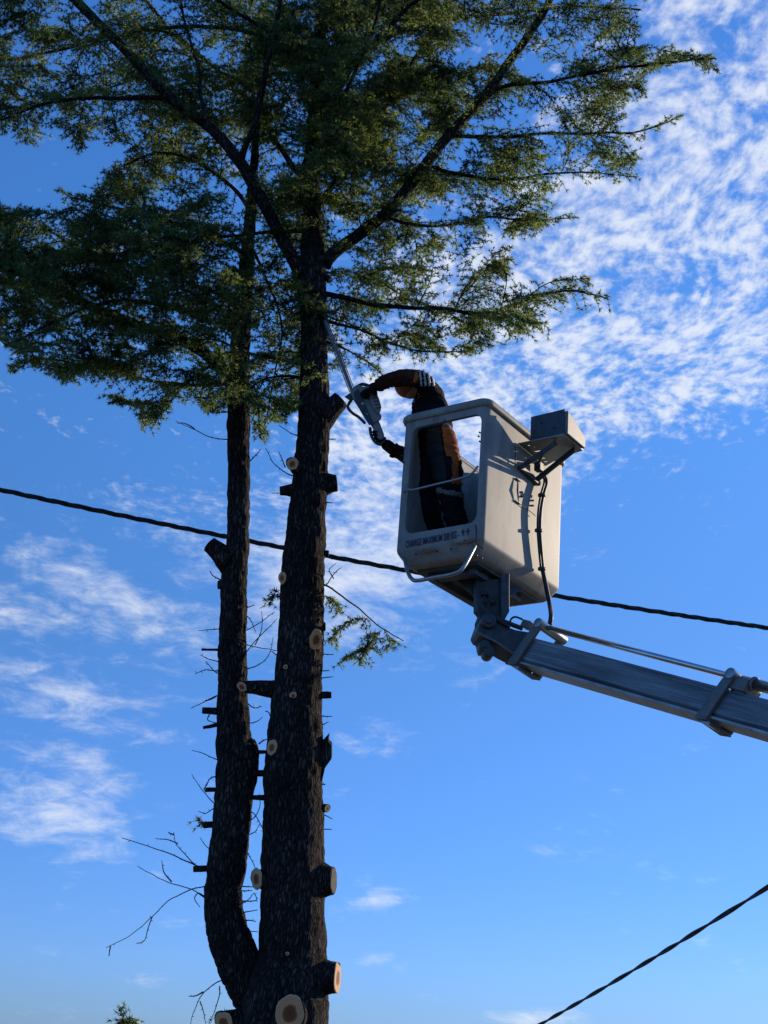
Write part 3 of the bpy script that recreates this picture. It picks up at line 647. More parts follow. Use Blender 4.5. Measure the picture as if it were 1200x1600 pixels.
# low live sprays on the bare part of the stems
LOW = [([(505, 930), (520, 938), (532, 950)], .16, 0), ([(575, 966), (550, 968), (530, 985), (515, 1000)], .12, 0), ([(597, 985), (585, 995), (575, 1008), (552, 1020), (538, 1030)], .16, 0), ([(600, 985), (612, 1000), (606, 1008)], .16, 0),
       ([(580, 985), (572, 1010), (562, 1035)], .10, 0), ([(440, 930), (430, 925), (422, 945)], .06, 0), ([(320, 1286), (314, 1281), (309, 1278)], .03, 0), ([(200, 1620), (196, 1595), (188, 1578)], .08, 0), ([(186, 1600), (205, 1590), (214, 1600)], .07, 0), ([(365, 1592), (352, 1583), (343, 1586)], .05, 0)]
for pl, L3, _ in LOW:
    Yb = main_Y(1000) + (.0 if pl[0][0] > 330 else .1)
    limb_objs.append(MB()); TUFT_P.append([]); TUFT_D.append([]); TUFT_S.append([]); li = len(limb_objs) - 1
    _v = visible_ok; visible_ok = lambda p: True
    p = smooth_path([at(x, y, Yb) for x, y in pl], 4); limb_objs[li].tube(p, .0025, 4)
    spray(li, p, .01, 1.5, L3); visible_ok = _v
    o = limb_objs[li].build('low_sprig', 'twig', tree); link_mesh('foliage', needles(TUFT_P[li], TUFT_D[li], TUFT_S[li], 7), 'needles', o)
# sawn low limb whose end just rises into the frame on the left
b = bark_tube(smooth_path([at(430, 1680, TY), at(330, 1720, TY), at(230, 1690, TY), at(180, 1601, TY - .02)], 6), [.12, .11, .10, .09, .08, .075, .07, .065, .06, .055, .05, .05, .05, .048, .046, .045, .044, .042, .04], 18)
b.build('branch_stub', 'bark', tree)

# ------------------------------------------------------------------ aerial lift
BO = Vector((.6516, 8.4728, 4.1584 + CAMZ)); yaw = .6091
ba = Vector((-math.cos(yaw), math.sin(yaw), 0)); bb = Vector((math.sin(yaw), math.cos(yaw), 0)); bh = Vector((0, 0, 1))
Rm = Matrix.Rotation(.0211, 3, ba) @ Matrix.Rotation(.0129, 3, bb); ba, bb, bh = Rm @ ba, Rm @ bb, Rm @ bh
BW, BD, BH = .6727, 1.1241, 1.1
def bk(u, v, z): return BO + ba * u + bb * v + bh * z      # u along the open front, v away, z up from the rim
def bk_inv_front(x, y, off=0.0):
    """bucket coordinates (u, z) of the front-plane point seen at a pixel"""
    d = ray(x, y); nrm = bb; o = bk(0, -off, 0); t = (o - C0).dot(nrm) / d.dot(nrm); p = C0 + d * t - BO; return p.dot(ba), p.dot(bh)
def bk_inv_side(x, y, off=0.0):
    d = ray(x, y); o = bk(-off, 0, 0); t = (o - C0).dot(ba) / d.dot(ba); p = C0 + d * t - BO; return p.dot(bb), p.dot(bh)
lift = empty('aerial_lift', (4.6, 4.4, 0)); tag(lift, 'aerial work platform with a dirty white fibreglass bucket on a long grey boom', 'aerial lift')
def rrect(u0, u1, v0, v1, r, z, k=8):
    pts = []
    for (cu, cv, a0) in ((u1 - r, v1 - r, 0), (u0 + r, v1 - r, 90), (u0 + r, v0 + r, 180), (u1 - r, v0 + r, 270)):
        for i in range(k + 1):
            a = R(a0 + 90 * i / k); pts.append((cu + r * math.cos(a), cv + r * math.sin(a), z))
    return pts
def loft(loops, closed_top=False):
    n = len(loops[0]); vs = [bk(*p) for lp in loops for p in lp]
    fs = [(i * n + k, i * n + (k + 1) % n, (i + 1) * n + (k + 1) % n, (i + 1) * n + k) for i in range(len(loops) - 1) for k in range(n)]
    return vs, fs, n
wt = .028
outer = [(0, 0, 0, 0), (-.5, 0, 0, 0), (-.985, .0, 0, 0), (-1.0, .003, 0, 0), (-1.012, .009, 0, 0), (-1.078, .052, 0, 0), (-1.094, .068, 0, 0), (-1.10, .095, 0, 0)]
loops = []
for z, ins, _, _ in outer: loops.append(rrect(ins, BW - ins, ins, BD - ins, max(.045, .055 - ins * .2), z))
inn = [(-1.065, .12), (-1.05, .07), (-1.0, wt + .005), (-.5, wt), (0, wt)]
for z, ins in inn: loops.append(rrect(ins, BW - ins, ins, BD - ins, .04, z))
loops = loops[::-1]
vs, fs, n = loft(loops)
K = len(loops)
# floor (inside) and underside (outside) are n-gons; rim closes the ring
b = MB(); 
ii = [i for i in range(K)]
li_in, li_out = loops[:5], loops[5:]
vs = [bk(*p) for lp in loops for p in lp]; fs = []
for i in list(range(0, 4)) + list(range(5, K - 1)):
    fs += [(i * n + k, (i + 1) * n + k, (i + 1) * n + (k + 1) % n, i * n + (k + 1) % n) for k in range(n)]
fs.append(tuple(4 * n + k for k in range(n)))          # inner floor
fs.append(tuple(5 * n + k for k in range(n))[::-1])    # underside
fs += [(0 * n + k, 0 * n + (k + 1) % n, (K - 1) * n + (k + 1) % n, (K - 1) * n + k) for k in range(n)]
b.add(vs, fs, False)
me = b.mesh('bucket'); bmm = bmesh.new(); bmm.from_mesh(me); bmesh.ops.recalc_face_normals(bmm, faces=bmm.faces); bmm.to_mesh(me); bmm.free()
bo_ = bpy.data.objects.new('tmp', me); col.objects.link(bo_)
q = [bk_inv_front(*p) for p in ((645, 670), (750, 645), (747, 813), (631, 838))]
u_l, u_r = (q[0][0] + q[3][0]) / 2, (q[1][0] + q[2][0]) / 2
z_t, z_b = (q[0][1] + q[1][1]) / 2, (q[2][1] + q[3][1]) / 2
print('opening', [tuple(round(c, 3) for c in p) for p in q])
cut = MB(); cpoly = []
for (cu, cz, a0) in ((u_l - .06, z_t - .06, 0), (u_r + .06, z_t - .06, 90), (u_r + .06, z_b + .06, 180), (u_l - .06, z_b + .06, 270)):
    for i in range(7):
        a = R(a0 + 90 * i / 6); cpoly.append(bk(cu + .06 * math.cos(a), -.06, cz + .06 * math.sin(a)))
cut.prism(cpoly, bb * .16); cme = cut.mesh('cut'); bmm = bmesh.new(); bmm.from_mesh(cme); bmesh.ops.recalc_face_normals(bmm, faces=bmm.faces); bmm.to_mesh(cme); bmm.free()
co_ = bpy.data.objects.new('cut', cme); col.objects.link(co_)
md = bo_.modifiers.new('b', 'BOOLEAN'); md.object = co_; md.operation = 'DIFFERENCE'; md.solver = 'EXACT'
me2 = evaluated(bo_); bpy.data.objects.remove(bo_); bpy.data.objects.remove(co_)
for p in me2.polygons: p.use_smooth = True
me2.set_sharp_from_angle(angle=R(32))
bucket = link_mesh('bucket', me2, 'fibreglass', lift); bucket['label'] = 'dirty off white fibreglass bucket with an open front'
bv = bucket.modifiers.new('bevel', 'BEVEL'); bv.width = .005; bv.segments = 2; bv.limit_method = 'ANGLE'; bv.angle_limit = R(50)
# rim
rl = [rrect(-o_, BW + o_, -o_, BD + o_, .07, z) for o_, z in ((.002, -.052), (.014, -.048), (.020, -.030), (.019, -.008), (.010, .004), (-.008, .006), (-.029, .000), (-.031, -.03))]
n = len(rl[0]); vs = [bk(*p) for lp in rl for p in lp]; Kr = len(rl)
fs = [(i * n + k, i * n + (k + 1) % n, ((i + 1) % Kr) * n + (k + 1) % n, ((i + 1) % Kr) * n + k) for i in range(Kr) for k in range(n)]
b = MB(); b.add(vs, fs, True); b.build('rim', 'fibreglass', bucket)
def fr(x, y, off=.012):     # point on the front plane, off metres in front of it, seen at a pixel
    u, z = bk_inv_front(x, y, off); return bk(u, -off, z)
def sd(x, y, off=.01):      # same for the long right-hand side
    v, z = bk_inv_side(x, y, off); return bk(-off, v, z)
b = MB(); b.tube(smooth_path([fr(635, 758, 0), fr(638, 764, .01), fr(647, 765, .012), fr(680, 757, .012), fr(721, 747, .012), fr(737, 740, .012), fr(747, 728, .005)], 5), .0085, 10)
b.build('safety_bar', 'galvanised', bucket)
b = MB(); b.tube(smooth_path([fr(632, 872, .0), fr(637, 893, .07), fr(644, 905, .11), fr(654, 907, .12), fr(680, 902, .12), fr(710, 896, .12), fr(724, 886, .11), (fr(742, 853, .0))], 5), .0135, 10)
b.build('step_rail', 'galvanised', bucket)
for p in ((628, 712), (630, 723), (631, 700), (633, 769), (750, 690), (750, 676), (748, 682), (650, 866), (705, 858), (683, 862), (745, 868), (753, 872), (695, 657)):
    c = fr(*p, 0); b = MB(); b.tube([c + bb * .004, c - bb * .008], .006, 8); b.build('bolt', 'dark_steel', bucket)
b = MB(); b.tube(smooth_path([fr(743, 820, .002), fr(744, 832, .003), fr(744, 846, .003), fr(749, 853, .003), fr(756, 858, .002)], 4), .0035, 6); b.build('seam_cord', 'rubber', bucket)
# rust stains along the lower edge
def flat_patch(pl, off, th=.0015):
    return [fr(x, y, off) for x, y in pl]
for pl in (((654, 858), (668, 855), (680, 857), (676, 862), (664, 865), (655, 864)), ((712, 846), (728, 843), (742, 841), (743, 846), (728, 850), (714, 852))):
    cxm = sum(p[0] for p in pl) / len(pl); cym = sum(p[1] for p in pl) / len(pl); rag = []
    for k in range(36):
        a_ = 2 * math.pi * k / 36; rr_ = .85 + .9 * noise.noise(Vector((math.cos(a_) * 2.6, math.sin(a_) * 2.6, cxm))) + random.uniform(-.18, .18); rag.append((cxm + math.cos(a_) * 15 * rr_, cym - math.cos(a_) * 15 * rr_ * .19 + math.sin(a_) * 3.6 * rr_))
    b = MB(); b.prism(flat_patch(rag, .0015), bb * .0008); b.build('rust_stain', 'rust', bucket)
# lettering
def text_mesh(body, size, name, bold=.0):
    cu = bpy.data.curves.new(name, 'FONT'); cu.body = body; cu.size = size; cu.extrude = .0012; cu.offset = bold; cu.resolution_u = 3
    o = bpy.data.objects.new('t', cu); col.objects.link(o); me = evaluated(o); bpy.data.objects.remove(o); return me
P0, P1 = fr(633.5, 856, .006), fr(725, 838, .006)
tdir = (P1 - P0).normalized(); tdir = (tdir - bb * tdir.dot(bb)).normalized()
tup = tdir.cross(bb); tup = tup if tup.z > 0 else -tup
def place_text(body, PA, PB, h, parent, name='lettering'):
    me = text_mesh(body, 1.0, name, .004); a = np.empty(len(me.vertices) * 3); me.vertices.foreach_get('co', a); a = a.reshape(-1, 3)
    x0, x1 = a[:, 0].min(), a[:, 0].max(); y0, y1 = 0.0, a[:, 1].max(); W = (PB - PA).length
    for v in me.vertices:
        X = (v.co.x - x0) / (x1 - x0) * W; Yv = v.co.y / y1 * h; v.co = PA + tdir * X + tup * Yv - bb * (v.co.z * .8 + .0)
    return link_mesh(name, me, 'ink', parent)
place_text('CHARGE MAXIMUM 200 KG -', P0, fr(717, 838.5, .006), 11.5 / ppm(P0), bucket)
for x0, y0 in ((723, 837), (730.5, 835.5)):
    b = MB()
    o = fr(x0, y0, .0065); s = 11.5 / ppm(o); e = bb * .002
    def q(u, v): return o + tdir * (u * s) + tup * (v * s)
    b.prism([q(-.07, 0), q(.07, 0), q(.09, .62), q(-.09, .62)], e)
    b.prism([q(-.27, .52), q(.27, .52), q(.27, .68), q(-.27, .68)], e)
    b.prism([q(.10 * math.cos(t), .86 + .12 * math.sin(t)) for t in [i * math.pi / 4 for i in range(8)]], e)
    b.build('person_symbol', 'ink', bucket)
# fittings on the long side
b = MB(); b.tube([sd(809, 747, .012), sd(809, 766, .02), sd(810, 785, .012)], [.003, .008, .003], 6); b.box(sd(805, 748, .0), bb * .06, -ba * .014, bh * .006); b.box(sd(804, 783, .0), bb * .07, -ba * .014, bh * .006)
b.build('strap_hook', 'dark_steel', bucket)
for p in ((816, 769), (816, 776), (833, 782), (833, 790), (846, 737)):
    b = MB(); b.tube([sd(*p, -.002), sd(*p, .01)], .007, 8); b.build('bolt', 'dark_steel', bucket)
b = MB(); b.tube(smooth_path([sd(810, 786, .008), sd(822, 794, .012), sd(838, 807, .02)], 4), .0025, 5); b.build('tether', 'dark_steel', bucket)
# underside frame, shade plate and mount
def un(u, v, z): return bk(u, v, -1.1 - z)
b = MB()
b.box(un(.16, .22, .0), ba * .34, bb * .07, -bh * .05); b.box(un(.16, .74, .0), ba * .34, bb * .07, -bh * .05)
b.box(un(.15, .20, .0), ba * .05, bb * .62, -bh * .06); b.box(un(.47, .20, .0), ba * .05, bb * .62, -bh * .06)
b.box(un(.10, .14, -.004), ba * .47, bb * .84, -bh * .022)  # dark plate standing in for the shade in the underside's recess
b.build('under_frame_and_shade', 'dark_steel', lift, bevel=.004)

# mount (yoke) that hangs from the floor to the boom head
BY = 8.72      # horizontal distance of the boom head
def pl3(pts, Y): return [at(x, y, Y) for x, y in pts]
b = MB()
b.prism(pl3([(745, 905), (783, 905), (783, 955), (785, 968), (772, 985), (762, 1022), (752, 1022), (747, 1000), (747, 972), (751, 962), (745, 955)], BY + .12), (-.02, .05, 0))
b.prism(pl3([(783, 898), (796, 896), (796, 955), (789, 968), (783, 968)], BY + .02), (-.01, .16, 0))
b.prism(pl3([(745, 905), (783, 905), (783, 955), (785, 968), (772, 985), (762, 1022), (752, 1022), (747, 1000), (747, 972), (751, 962), (745, 955)], BY + .20), (-.01, .03, 0))
b.prism(pl3([(760, 905), (820, 918), (800, 930), (783, 948), (783, 905)], BY + .17), (-.0, .012, 0)); b.prism(pl3([(712, 905), (745, 905), (747, 945), (738, 930)], BY + .22), (-.0, .012, 0))
b.box(at(750, 925, BY + .11), (.10, .03, 0), (0, .02, 0), (0, 0, .05)); b.tube([at(770, 940, BY + .11), at(770, 940, BY + .08)], .018, 8)
b.build('bucket_mount', 'dark_steel', lift, bevel=.004)
b = MB()
for c, r in (((764, 969), 12), ((758, 1008), 9), ((765, 1017), 9)):
    b = MB(); p = at(*c, BY - .04); b.tube([p, p + Vector((-.01, .13, 0))], r / ppm(p), 18)
    if r != 9 or c[0] == 758: p = at(*c, BY - .05); b.tube([p, p + Vector((0, .02, 0))], r * .45 / ppm(p), 10)
    b.build('pivot_pin', 'dark_steel', lift, bevel=.003)
# boom head casting
b = MB(); b.prism(pl3([(752, 968), (764, 960), (780, 968), (790, 978), (806, 984), (830, 988), (835, 1000), (828, 1022), (812, 1026), (790, 1015), (750, 992), (746, 985)], BY), (-.03, .24, .0))
b.build('boom_head', 'dark_steel', lift, bevel=.008)
b = MB(); b.tube([at(746, 988, BY - .03), at(775, 1003, BY - .035), at(815, 1030, BY - .04)], .009, 6)
b.build('brace_rod', 'grey_paint', lift)
b = MB(); b.tube([at(768, 1014, BY + .1), at(792, 1017, BY + .1)], .012, 8); b.build('brace_rod', 'grey_paint', lift)
# boom: a telescopic box beam running right, down and towards the camera
Y0, Y1 = 8.66, 7.30
def bm(t, Y): return None
A0, A1 = at(826, 993, Y0), at(1200, 1091, Y1)       # top edge, seen side
Lb = (A1 - A0); bdir = Lb.normalized()
bdown = at(812, 1038, Y0) - A0; bdown = (bdown - bdir * bdown.dot(bdir)); hb = 43 / ppm(A0); bdown = bdown.normalized() * hb
bside = bdir.cross(bdown.normalized()); bside = (bside if bside.y > 0 else -bside) * .20
far_end = A0 + bdir * 5.2
print('boom end', tuple(round(c, 2) for c in far_end))
b = MB(); 
def octo(o, s, dn, sd_):   # chamfered box section
    d_, s_ = dn, sd_; c = .12
    return [o + d_ * c, o + d_ * (1 - c) , o + d_ + s_ * c, o + d_ + s_ * (1 - c), o + d_ * (1 - c) + s_, o + d_ * c + s_, o + s_ * (1 - c), o + s_ * c]
b.prism(octo(A0, 0, bdown, bside), bdir * 5.2)
boom = b.build('boom', 'boom_metal', lift, bevel=.004); boom['label'] = 'blue grey steel box boom streaked with dirt'
# shallow pressed ribs along the seen side, lower chrome-bright edge
b = MB()
for k, t in enumerate((.20, .27, .34, .41, .48, .55, .62, .69, .76)):
    b.box(A0 + bdown * t - bside.normalized() * .0025, bdir * 5.1, bdown * .022, bside.normalized() * .004)
b.build('rib', 'boom_metal', boom)
b = MB(); b.box(A0 + bdown * 1.004 + bdir * .02 - bside * .04, bdir * 5.1, bdown * .09, bside * .9); b.build('wear_strip', 'galvanised', boom, bevel=.002)
# streaks of dirt run along the beam
def aligned(mat_name, new, direction, stretch):
    m_ = M[mat_name].copy(); m_.name = new; M[new] = m_; t = m_.node_tree
    mp_ = [n_ for n_ in t.nodes if n_.type == 'MAPPING'][0]; src_ = mp_.inputs[0].links[0].from_socket
    r2 = t.nodes.new('ShaderNodeMapping'); q_ = direction.to_track_quat('X', 'Z').inverted().to_euler(); r2.inputs['Rotation'].default_value = q_
    t.links.new(src_, r2.inputs[0]); t.links.new(r2.outputs[0], mp_.inputs[0]); mp_.inputs['Scale'].default_value = stretch
aligned('boom_metal', 'boom_streaked', bdir, (.25, 4, 4))
for o_ in [boom] + list(boom.children): 
    if o_.data.materials[0] == M['boom_metal']: o_.data.materials[0] = M['boom_streaked']
# collars
def collar(x_top, t_len, name='boom_collar', ext=.27):
    o = A0 + bdir * t_len
    nrm = bside.normalized(); dn = bdown.normalized()
    b = MB()
    lean = bdir * -.055
    thick = .055
    base = o - dn * ext * hb + bdir * .045; low = o + dn * hb * 1.14 - bdir * .035
    for off in (-.03, bside.length + .004):
        b.prism([base - bdir * .03 + nrm * off, base + bdir * .03 + nrm * off, low + bdir * .045 + nrm * off, low - bdir * .03 + nrm * off], nrm * .026)
    b.prism([low - bdir * .03 - nrm * .03, low + bdir * .045 - nrm * .03, low + bdir * .045 + dn * .012 - nrm * .03, low - bdir * .03 + dn * .02 - nrm * .03], nrm * (bside.length + .06))
    c = b.build(name, 'grey_paint', boom, bevel=.003)
    e = MB(); e.tube([base - nrm * .04, base + nrm * (bside.length + .04)], .032, 20); e.build('collar_pin', 'galvanised', c, bevel=.003)
    w = MB(); w.prism([low + bdir * .0 + dn * .022 - nrm * .02, low + bdir * .07 + dn * .014 - nrm * .02, low + bdir * .075 + dn * .034 - nrm * .02], nrm * .1); w.build('wear_pad', 'galvanised', c, bevel=.002)
    return base
tA = .02
c1 = collar(0, tA, ext=.50)
def along(x):           # boom parameter whose top edge is seen at pixel column x
    lo, hi = 0, 4
    for _ in range(40):
        mid = (lo + hi) / 2
        if px(A0 + bdir * mid)[0] < x: lo = mid
        else: hi = mid
    return lo
tB = along(1128)
c2 = collar(0, tB, ext=.42)
# parallel link rod and hydraulic cylinder above the boom
nrm = bside.normalized()
b = MB(); b.tube([c1 + nrm * .03 + bdir * .02, c2 + nrm * .03], .017, 14); b.build('link_rod', 'chrome', boom)
b = MB(); b.tube([c1 + nrm * .055 + bdir * .02 - bdown * .10, c2 + nrm * .055 - bdown * .10], .008, 10); b.build('link_rod', 'galvanised', boom)
b = MB(); b.tube([c2 + nrm * .04 + bdir * .04 + bdown * .04, c2 + nrm * .04 + bdir * 3.0 + bdown * .04], .034, 20); b.build('hydraulic_cylinder', 'chrome', boom)
b = MB(); b.box(c2 + bdir * .0 - nrm * .01 + bdown * .0, bdir * .11, bdown * .42, nrm * .12); b.tube([c2 + bdir * .11 + nrm * .04 + bdown * .04, c2 + bdir * .13 + nrm * .04 + bdown * .04], .042, 16); b.box(c2 + bdir * .03 + bdown * .42 + nrm * .01, bdir * .07, bdown * .15, nrm * .07)
b.build('cylinder_bracket', 'grey_paint', boom, bevel=.004)
# fittings between head and collar
b = MB(); b.box(at(817, 967, BY + .05), bdir * .075, bdown * .28, nrm * .07); b.tube([at(838, 975, BY + .08), at(846, 980, BY + .08)], .018, 10); b.build('valve_block', 'grey_paint', lift, bevel=.004)
b = MB(); b.tube(smooth_path([at(756, 942, BY + .05), at(758, 950, BY + .02), at(770, 962, BY - .01), at(785, 970, BY - .01), at(800, 976, BY), at(816, 982, BY + .02)], 5), .016, 10); b.build('hydraulic_hose', 'rubber', lift)
b = MB(); b.tube(smooth_path([at(756, 932, BY + .06), at(763, 940, BY + .03), at(762, 952, BY), at(778, 968, BY - .02), at(797, 980, BY - .02)], 5), .011, 8); b.build('hydraulic_hose', 'rubber', lift)
b = MB(); b.tube(smooth_path([at(797, 971, BY + .05), at(800, 966, BY + .05), at(806, 964, BY + .05), at(817, 968, BY + .06)], 5), .007, 8); b.build('hydraulic_hose', 'rubber', lift)
b = MB(); b.box(at(752, 929, BY + .07), (.05, 0, 0), (0, .05, 0), (0, 0, .03)); b.build('hose_fitting', 'rubber', lift, bevel=.003)
b = MB(); b.prism(pl3([(792, 1030), (810, 1035), (832, 1048), (830, 1040), (812, 1026), (795, 1026)], BY + .02), (0, .12, 0)); b.tube(smooth_path([at(793, 1030, BY), at(790, 1024, BY), at(795, 1022, BY)], 4), .003, 6)
b.build('lower_bracket', 'dark_steel', lift, bevel=.003)
# main hose from the controls down to the boom
hp = [sd(846, 742, .03), sd(852, 748, .045), sd(853, 757, .045), sd(848, 775, .045), sd(844, 800, .045), sd(843, 830, .042), sd(845, 860, .04), sd(848, 890, .04)]
hp += [at(854, 920, hp[-1].y - .01), at(859, 945, hp[-1].y - .06), at(861, 962, 8.72), at(859, 976, 8.70)]
b = MB(); b.tube(smooth_path(hp, 6), .0155, 12); b.build('control_hose', 'rubber', lift)
b = MB(); b.tube(smooth_path([p - ba * .0 - bb * .027 for p in hp[:8]], 6), .008, 8); b.build('control_hose', 'rubber', lift)
for i in (3, 5, 7):
    b = MB(); b.tube([hp[i] + bh * .008 - bb * .014, hp[i] - bh * .008 - bb * .014], .027, 12); b.build('hose_clip', 'dark_steel', lift)
# outrigger control box on its bracket
cb = empty('control_box', bk(-.25, .5, -.1)); cb.parent = lift; cb.location = bk(-.25, .5, -.1) - WLOC[lift.name]; WLOC[cb.name] = bk(-.25, .5, -.1)
nb = -ba
V0, Z0 = .43, -.155
def cc(o_, v, z): return BO + nb * (o_ * .90) + bb * (V0 + v) + bh * (Z0 + z)
b = MB()
prof = [(0, .004), (0, .175), (.10, .150), (.27, .085), (.27, .004)]
b.prism([cc(.115, v, z + .00) for v, z in prof], nb * .275)
b.build('box_housing', 'grey_paint', cb, bevel=.006)
b = MB(); b.prism([cc(.109, -.006, .0), cc(.109, -.006, .182), cc(.396, -.006, .188), cc(.396, -.006, .0)], bb * .004); b.build('front_plate', 'dark_steel', cb, bevel=.001)
b = MB(); b.prism([cc(.3935, v, z) for v, z in ((.004, .01), (.004, .165), (.10, .142), (.262, .08), (.262, .01))], nb * .003); b.build('side_plate', 'grey_paint', cb, bevel=.001)
# base plate with round and slotted holes
pme = MB(); pme.prism([cc(.004, -.01, -.006), cc(.40, -.01, -.006), cc(.40, .275, -.006), cc(.22, .30, -.006), cc(.004, .40, -.006)], bh * .006)
po = bpy.data.objects.new('tmp', pme.mesh('p')); col.objects.link(po)
cu_ = MB()
def hole(o_, v, r, sl_=0):
    pts = []
    for i in range(16):
        a = 2 * math.pi * i / 16; pts.append(cc(o_ + r * math.cos(a) + (sl_ if math.cos(a) > 0 else -sl_), v + r * math.sin(a), -.03))
    cu_.prism(pts, bh * .06)
hole(.065, .05, .012); hole(.085, .16, .013, .02); hole(.06, .28, .012); hole(.045, .34, .012); hole(.09, .09, .008)
hc = bpy.data.objects.new('tmp2', cu_.mesh('c')); col.objects.link(hc)
md = po.modifiers.new('b', 'BOOLEAN'); md.object = hc; md.operation = 'DIFFERENCE'; md.solver = 'EXACT'
me3 = evaluated(po); bpy.data.objects.remove(po); bpy.data.objects.remove(hc); link_mesh('base_plate', me3, 'galvanised', cb)
def wall(x, y, off=.02): return sd(x, y, off)
b = MB()
def bar(p, q_, w, h): 
    d = (q_ - p); s = d.cross(bh).normalized() * w; t_ = s.cross(d).normalized() * h; b.box(p - s / 2 - t_ / 2, d, s, t_)
bar(wall(813, 731, .02), cc(.30, .05, -.022), .022, .03); bar(wall(838, 750, .02), cc(.37, .20, -.022), .024, .032); bar(wall(812, 730, .018), wall(842, 756, .018), .03, .032)
b.tube([wall(805, 697, .02), wall(805, 729, .02)], .004, 6); b.tube(smooth_path([wall(805, 729, .02), wall(811, 735, .03), wall(815, 733, .03)], 4), .003, 5)
b.build('bracket', 'dark_steel', cb, bevel=.002)
b = MB(); b.tube(smooth_path([wall(836, 732, .03), wall(842, 722, .08), wall(847, 712, .12), wall(852, 706, .14)], 4), .008, 6); b.box(wall(834, 735, .02), nb * .05, bb * .05, bh * .06); b.build('joint_block', 'dark_steel', cb, bevel=.003)
for o_, v, z in ((.399, .02, .15), (.399, .12, .12), (.399, .14, .05), (.399, .25, .07), (.399, .25, .02), (.399, .02, .02), (.2, -.01, .12), (.31, -.01, .06)):
    c = cc(o_, v, z); ax = nb if o_ > .39 else -bb; b = MB(); b.tube([c - ax * .002, c + ax * .006], .0055, 8); b.build('screw', 'dark_steel', cb)
b = MB(); b.box(cc(.30, .274, .03), nb * .08, bb * .03, bh * .06); b.prism([cc(.35, .272, .09), cc(.39, .272, .04), cc(.39, .272, .10)], bb * .04); b.build('socket', 'dark_steel', cb, bevel=.002)
# the foot of the boom, out of frame to the right: turntable and pedestal
b = MB(); fe = far_end
b.tube([Vector((fe.x, fe.y, 0)), Vector((fe.x, fe.y, .35)), Vector((fe.x, fe.y, .36)), Vector((fe.x, fe.y, .5))], [.55, .5, .36, .34], 28)
b.box(Vector((fe.x, fe.y, .5)) + Vector((-.2, -.16, 0)), (.4, 0, 0), (0, .32, 0), (0, 0, max(.15, fe.z - .5 + .05)))
b.build('turntable', 'grey_paint', lift, bevel=.01)

# ------------------------------------------------------------------ overhead cables
def cable(p, q_, sag, rad, name, label, strands=3, twist=.55):
    n = 220; base = [p + (q_ - p) * (i / n) - Vector((0, 0, sag * 4 * (i / n) * (1 - i / n))) for i in range(n + 1)]
    t = (q_ - p).normalized(); u = t.cross(Vector((0, 0, 1))).normalized(); w = t.cross(u); L_ = (q_ - p).length; b = MB()
    for s in range(strands):
        pts = []
        for i, c in enumerate(base):
            a = 2 * math.pi * (i / n * L_ / twist + s / strands) + noise.noise(Vector((i * .05, 0, 0))) * 1.5; rr = rad * (1.02 if strands > 2 else 1.0); pts.append(c + (u * math.cos(a) + w * math.sin(a)) * rr)
        b.tube(pts, rad, 8)
    return tag(b.build(name, 'cable'), label, 'cable', None)
def solve_cable(pa, Ya, pb, Yb, e0, e1):
    a, b_ = at(*pa, Ya), at(*pb, Yb); return a + (a - b_) * e0, b_ + (b_ - a) * e1
p, q_ = solve_cable((0, 765), 11.2, (1200, 981), 12.0, 1.2, 1.2); p.z += .73; q_.z += .73
cable(p, q_, .80, .0120, 'overhead_cable', 'black twisted overhead cable passing behind both trunks and the bucket')
for o in [o for o in bpy.data.objects if o.name.startswith('overhead_cable')]: o['group'] = 'overhead cables'
p, q_ = solve_cable((1200, 1386), 8.6, (845, 1600), 12.5, .9, .9); p.z += .087; q_.z += .087
c_ = cable(p, q_, .10, .0078, 'overhead_cable', 'thin black cable slanting down across the lower right corner', 2, .9); c_['group'] = 'overhead cables'

# ------------------------------------------------------------------ person
def skin(name, joints, edges, root, sub=2):
    """joints: name -> (pos, rx, ry)"""
    ks = list(joints); me = bpy.data.meshes.new(name); me.from_pydata([tuple(joints[k][0]) for k in ks], [(ks.index(a), ks.index(b_)) for a, b_ in edges], [])
    o = bpy.data.objects.new('tmp', me); col.objects.link(o); md = o.modifiers.new('s', 'SKIN'); md.use_smooth_shade = True; md.branch_smoothing = .6
    if sub:
        s = o.modifiers.new('u', 'SUBSURF'); s.levels = sub; s.render_levels = sub
    for i, k in enumerate(ks):
        sv = me.skin_vertices[0].data[i]; sv.radius = (joints[k][1], joints[k][2]); sv.use_root = (k == root)
    r_ = evaluated(o); bpy.data.objects.remove(o)
    for p_ in r_.polygons: p_.use_smooth = True
    return r_
def J(x, y, Y, rx, ry=None): return (at(x, y, Y), rx, ry if ry else rx)
PY = 9.02
per = None
body = {
    'pelvis': J(690, 700, PY, .15, .125), 'waist': J(681, 670, PY, .145, .125), 'chest': J(673, 635, PY, .15, .13), 'upper': J(668, 612, PY - .0, .13, .12), 'neck': J(652, 608, PY + .02, .055), 'head': J(641, 609, PY + .02, .072, .08), 'crown': J(632, 606, PY + .02, .066, .07),
    'ls': J(666, 597, PY - .15, .054), 'le': J(636, 587, PY - .15, .044), 'lf': J(612, 593, PY - .12, .040), 'lw': J(586, 605, PY - .07, .032),
    'rs': J(660, 628, PY + .17, .062), 're': J(646, 713, PY + .20, .05), 'rf': J(622, 708, PY + .17, .045), 'rw': J(598, 691, PY + .09, .036),
    'lh': J(698, 708, PY - .09, .095, .105), 'lk': J(702, 772, PY - .10, .072, .08), 'lc': J(710, 800, PY - .08, .072), 'la': J(716, 832, PY - .04, .058), 'lt': J(700, 850, PY - .14, .045, .04),
    'rh': J(662, 706, PY + .08, .10, .12), 'rk': J(660, 768, PY + .08, .085), 'ra': J(682, 838, PY + .14, .055), 'rt': J(662, 852, PY + .06, .045, .04)}
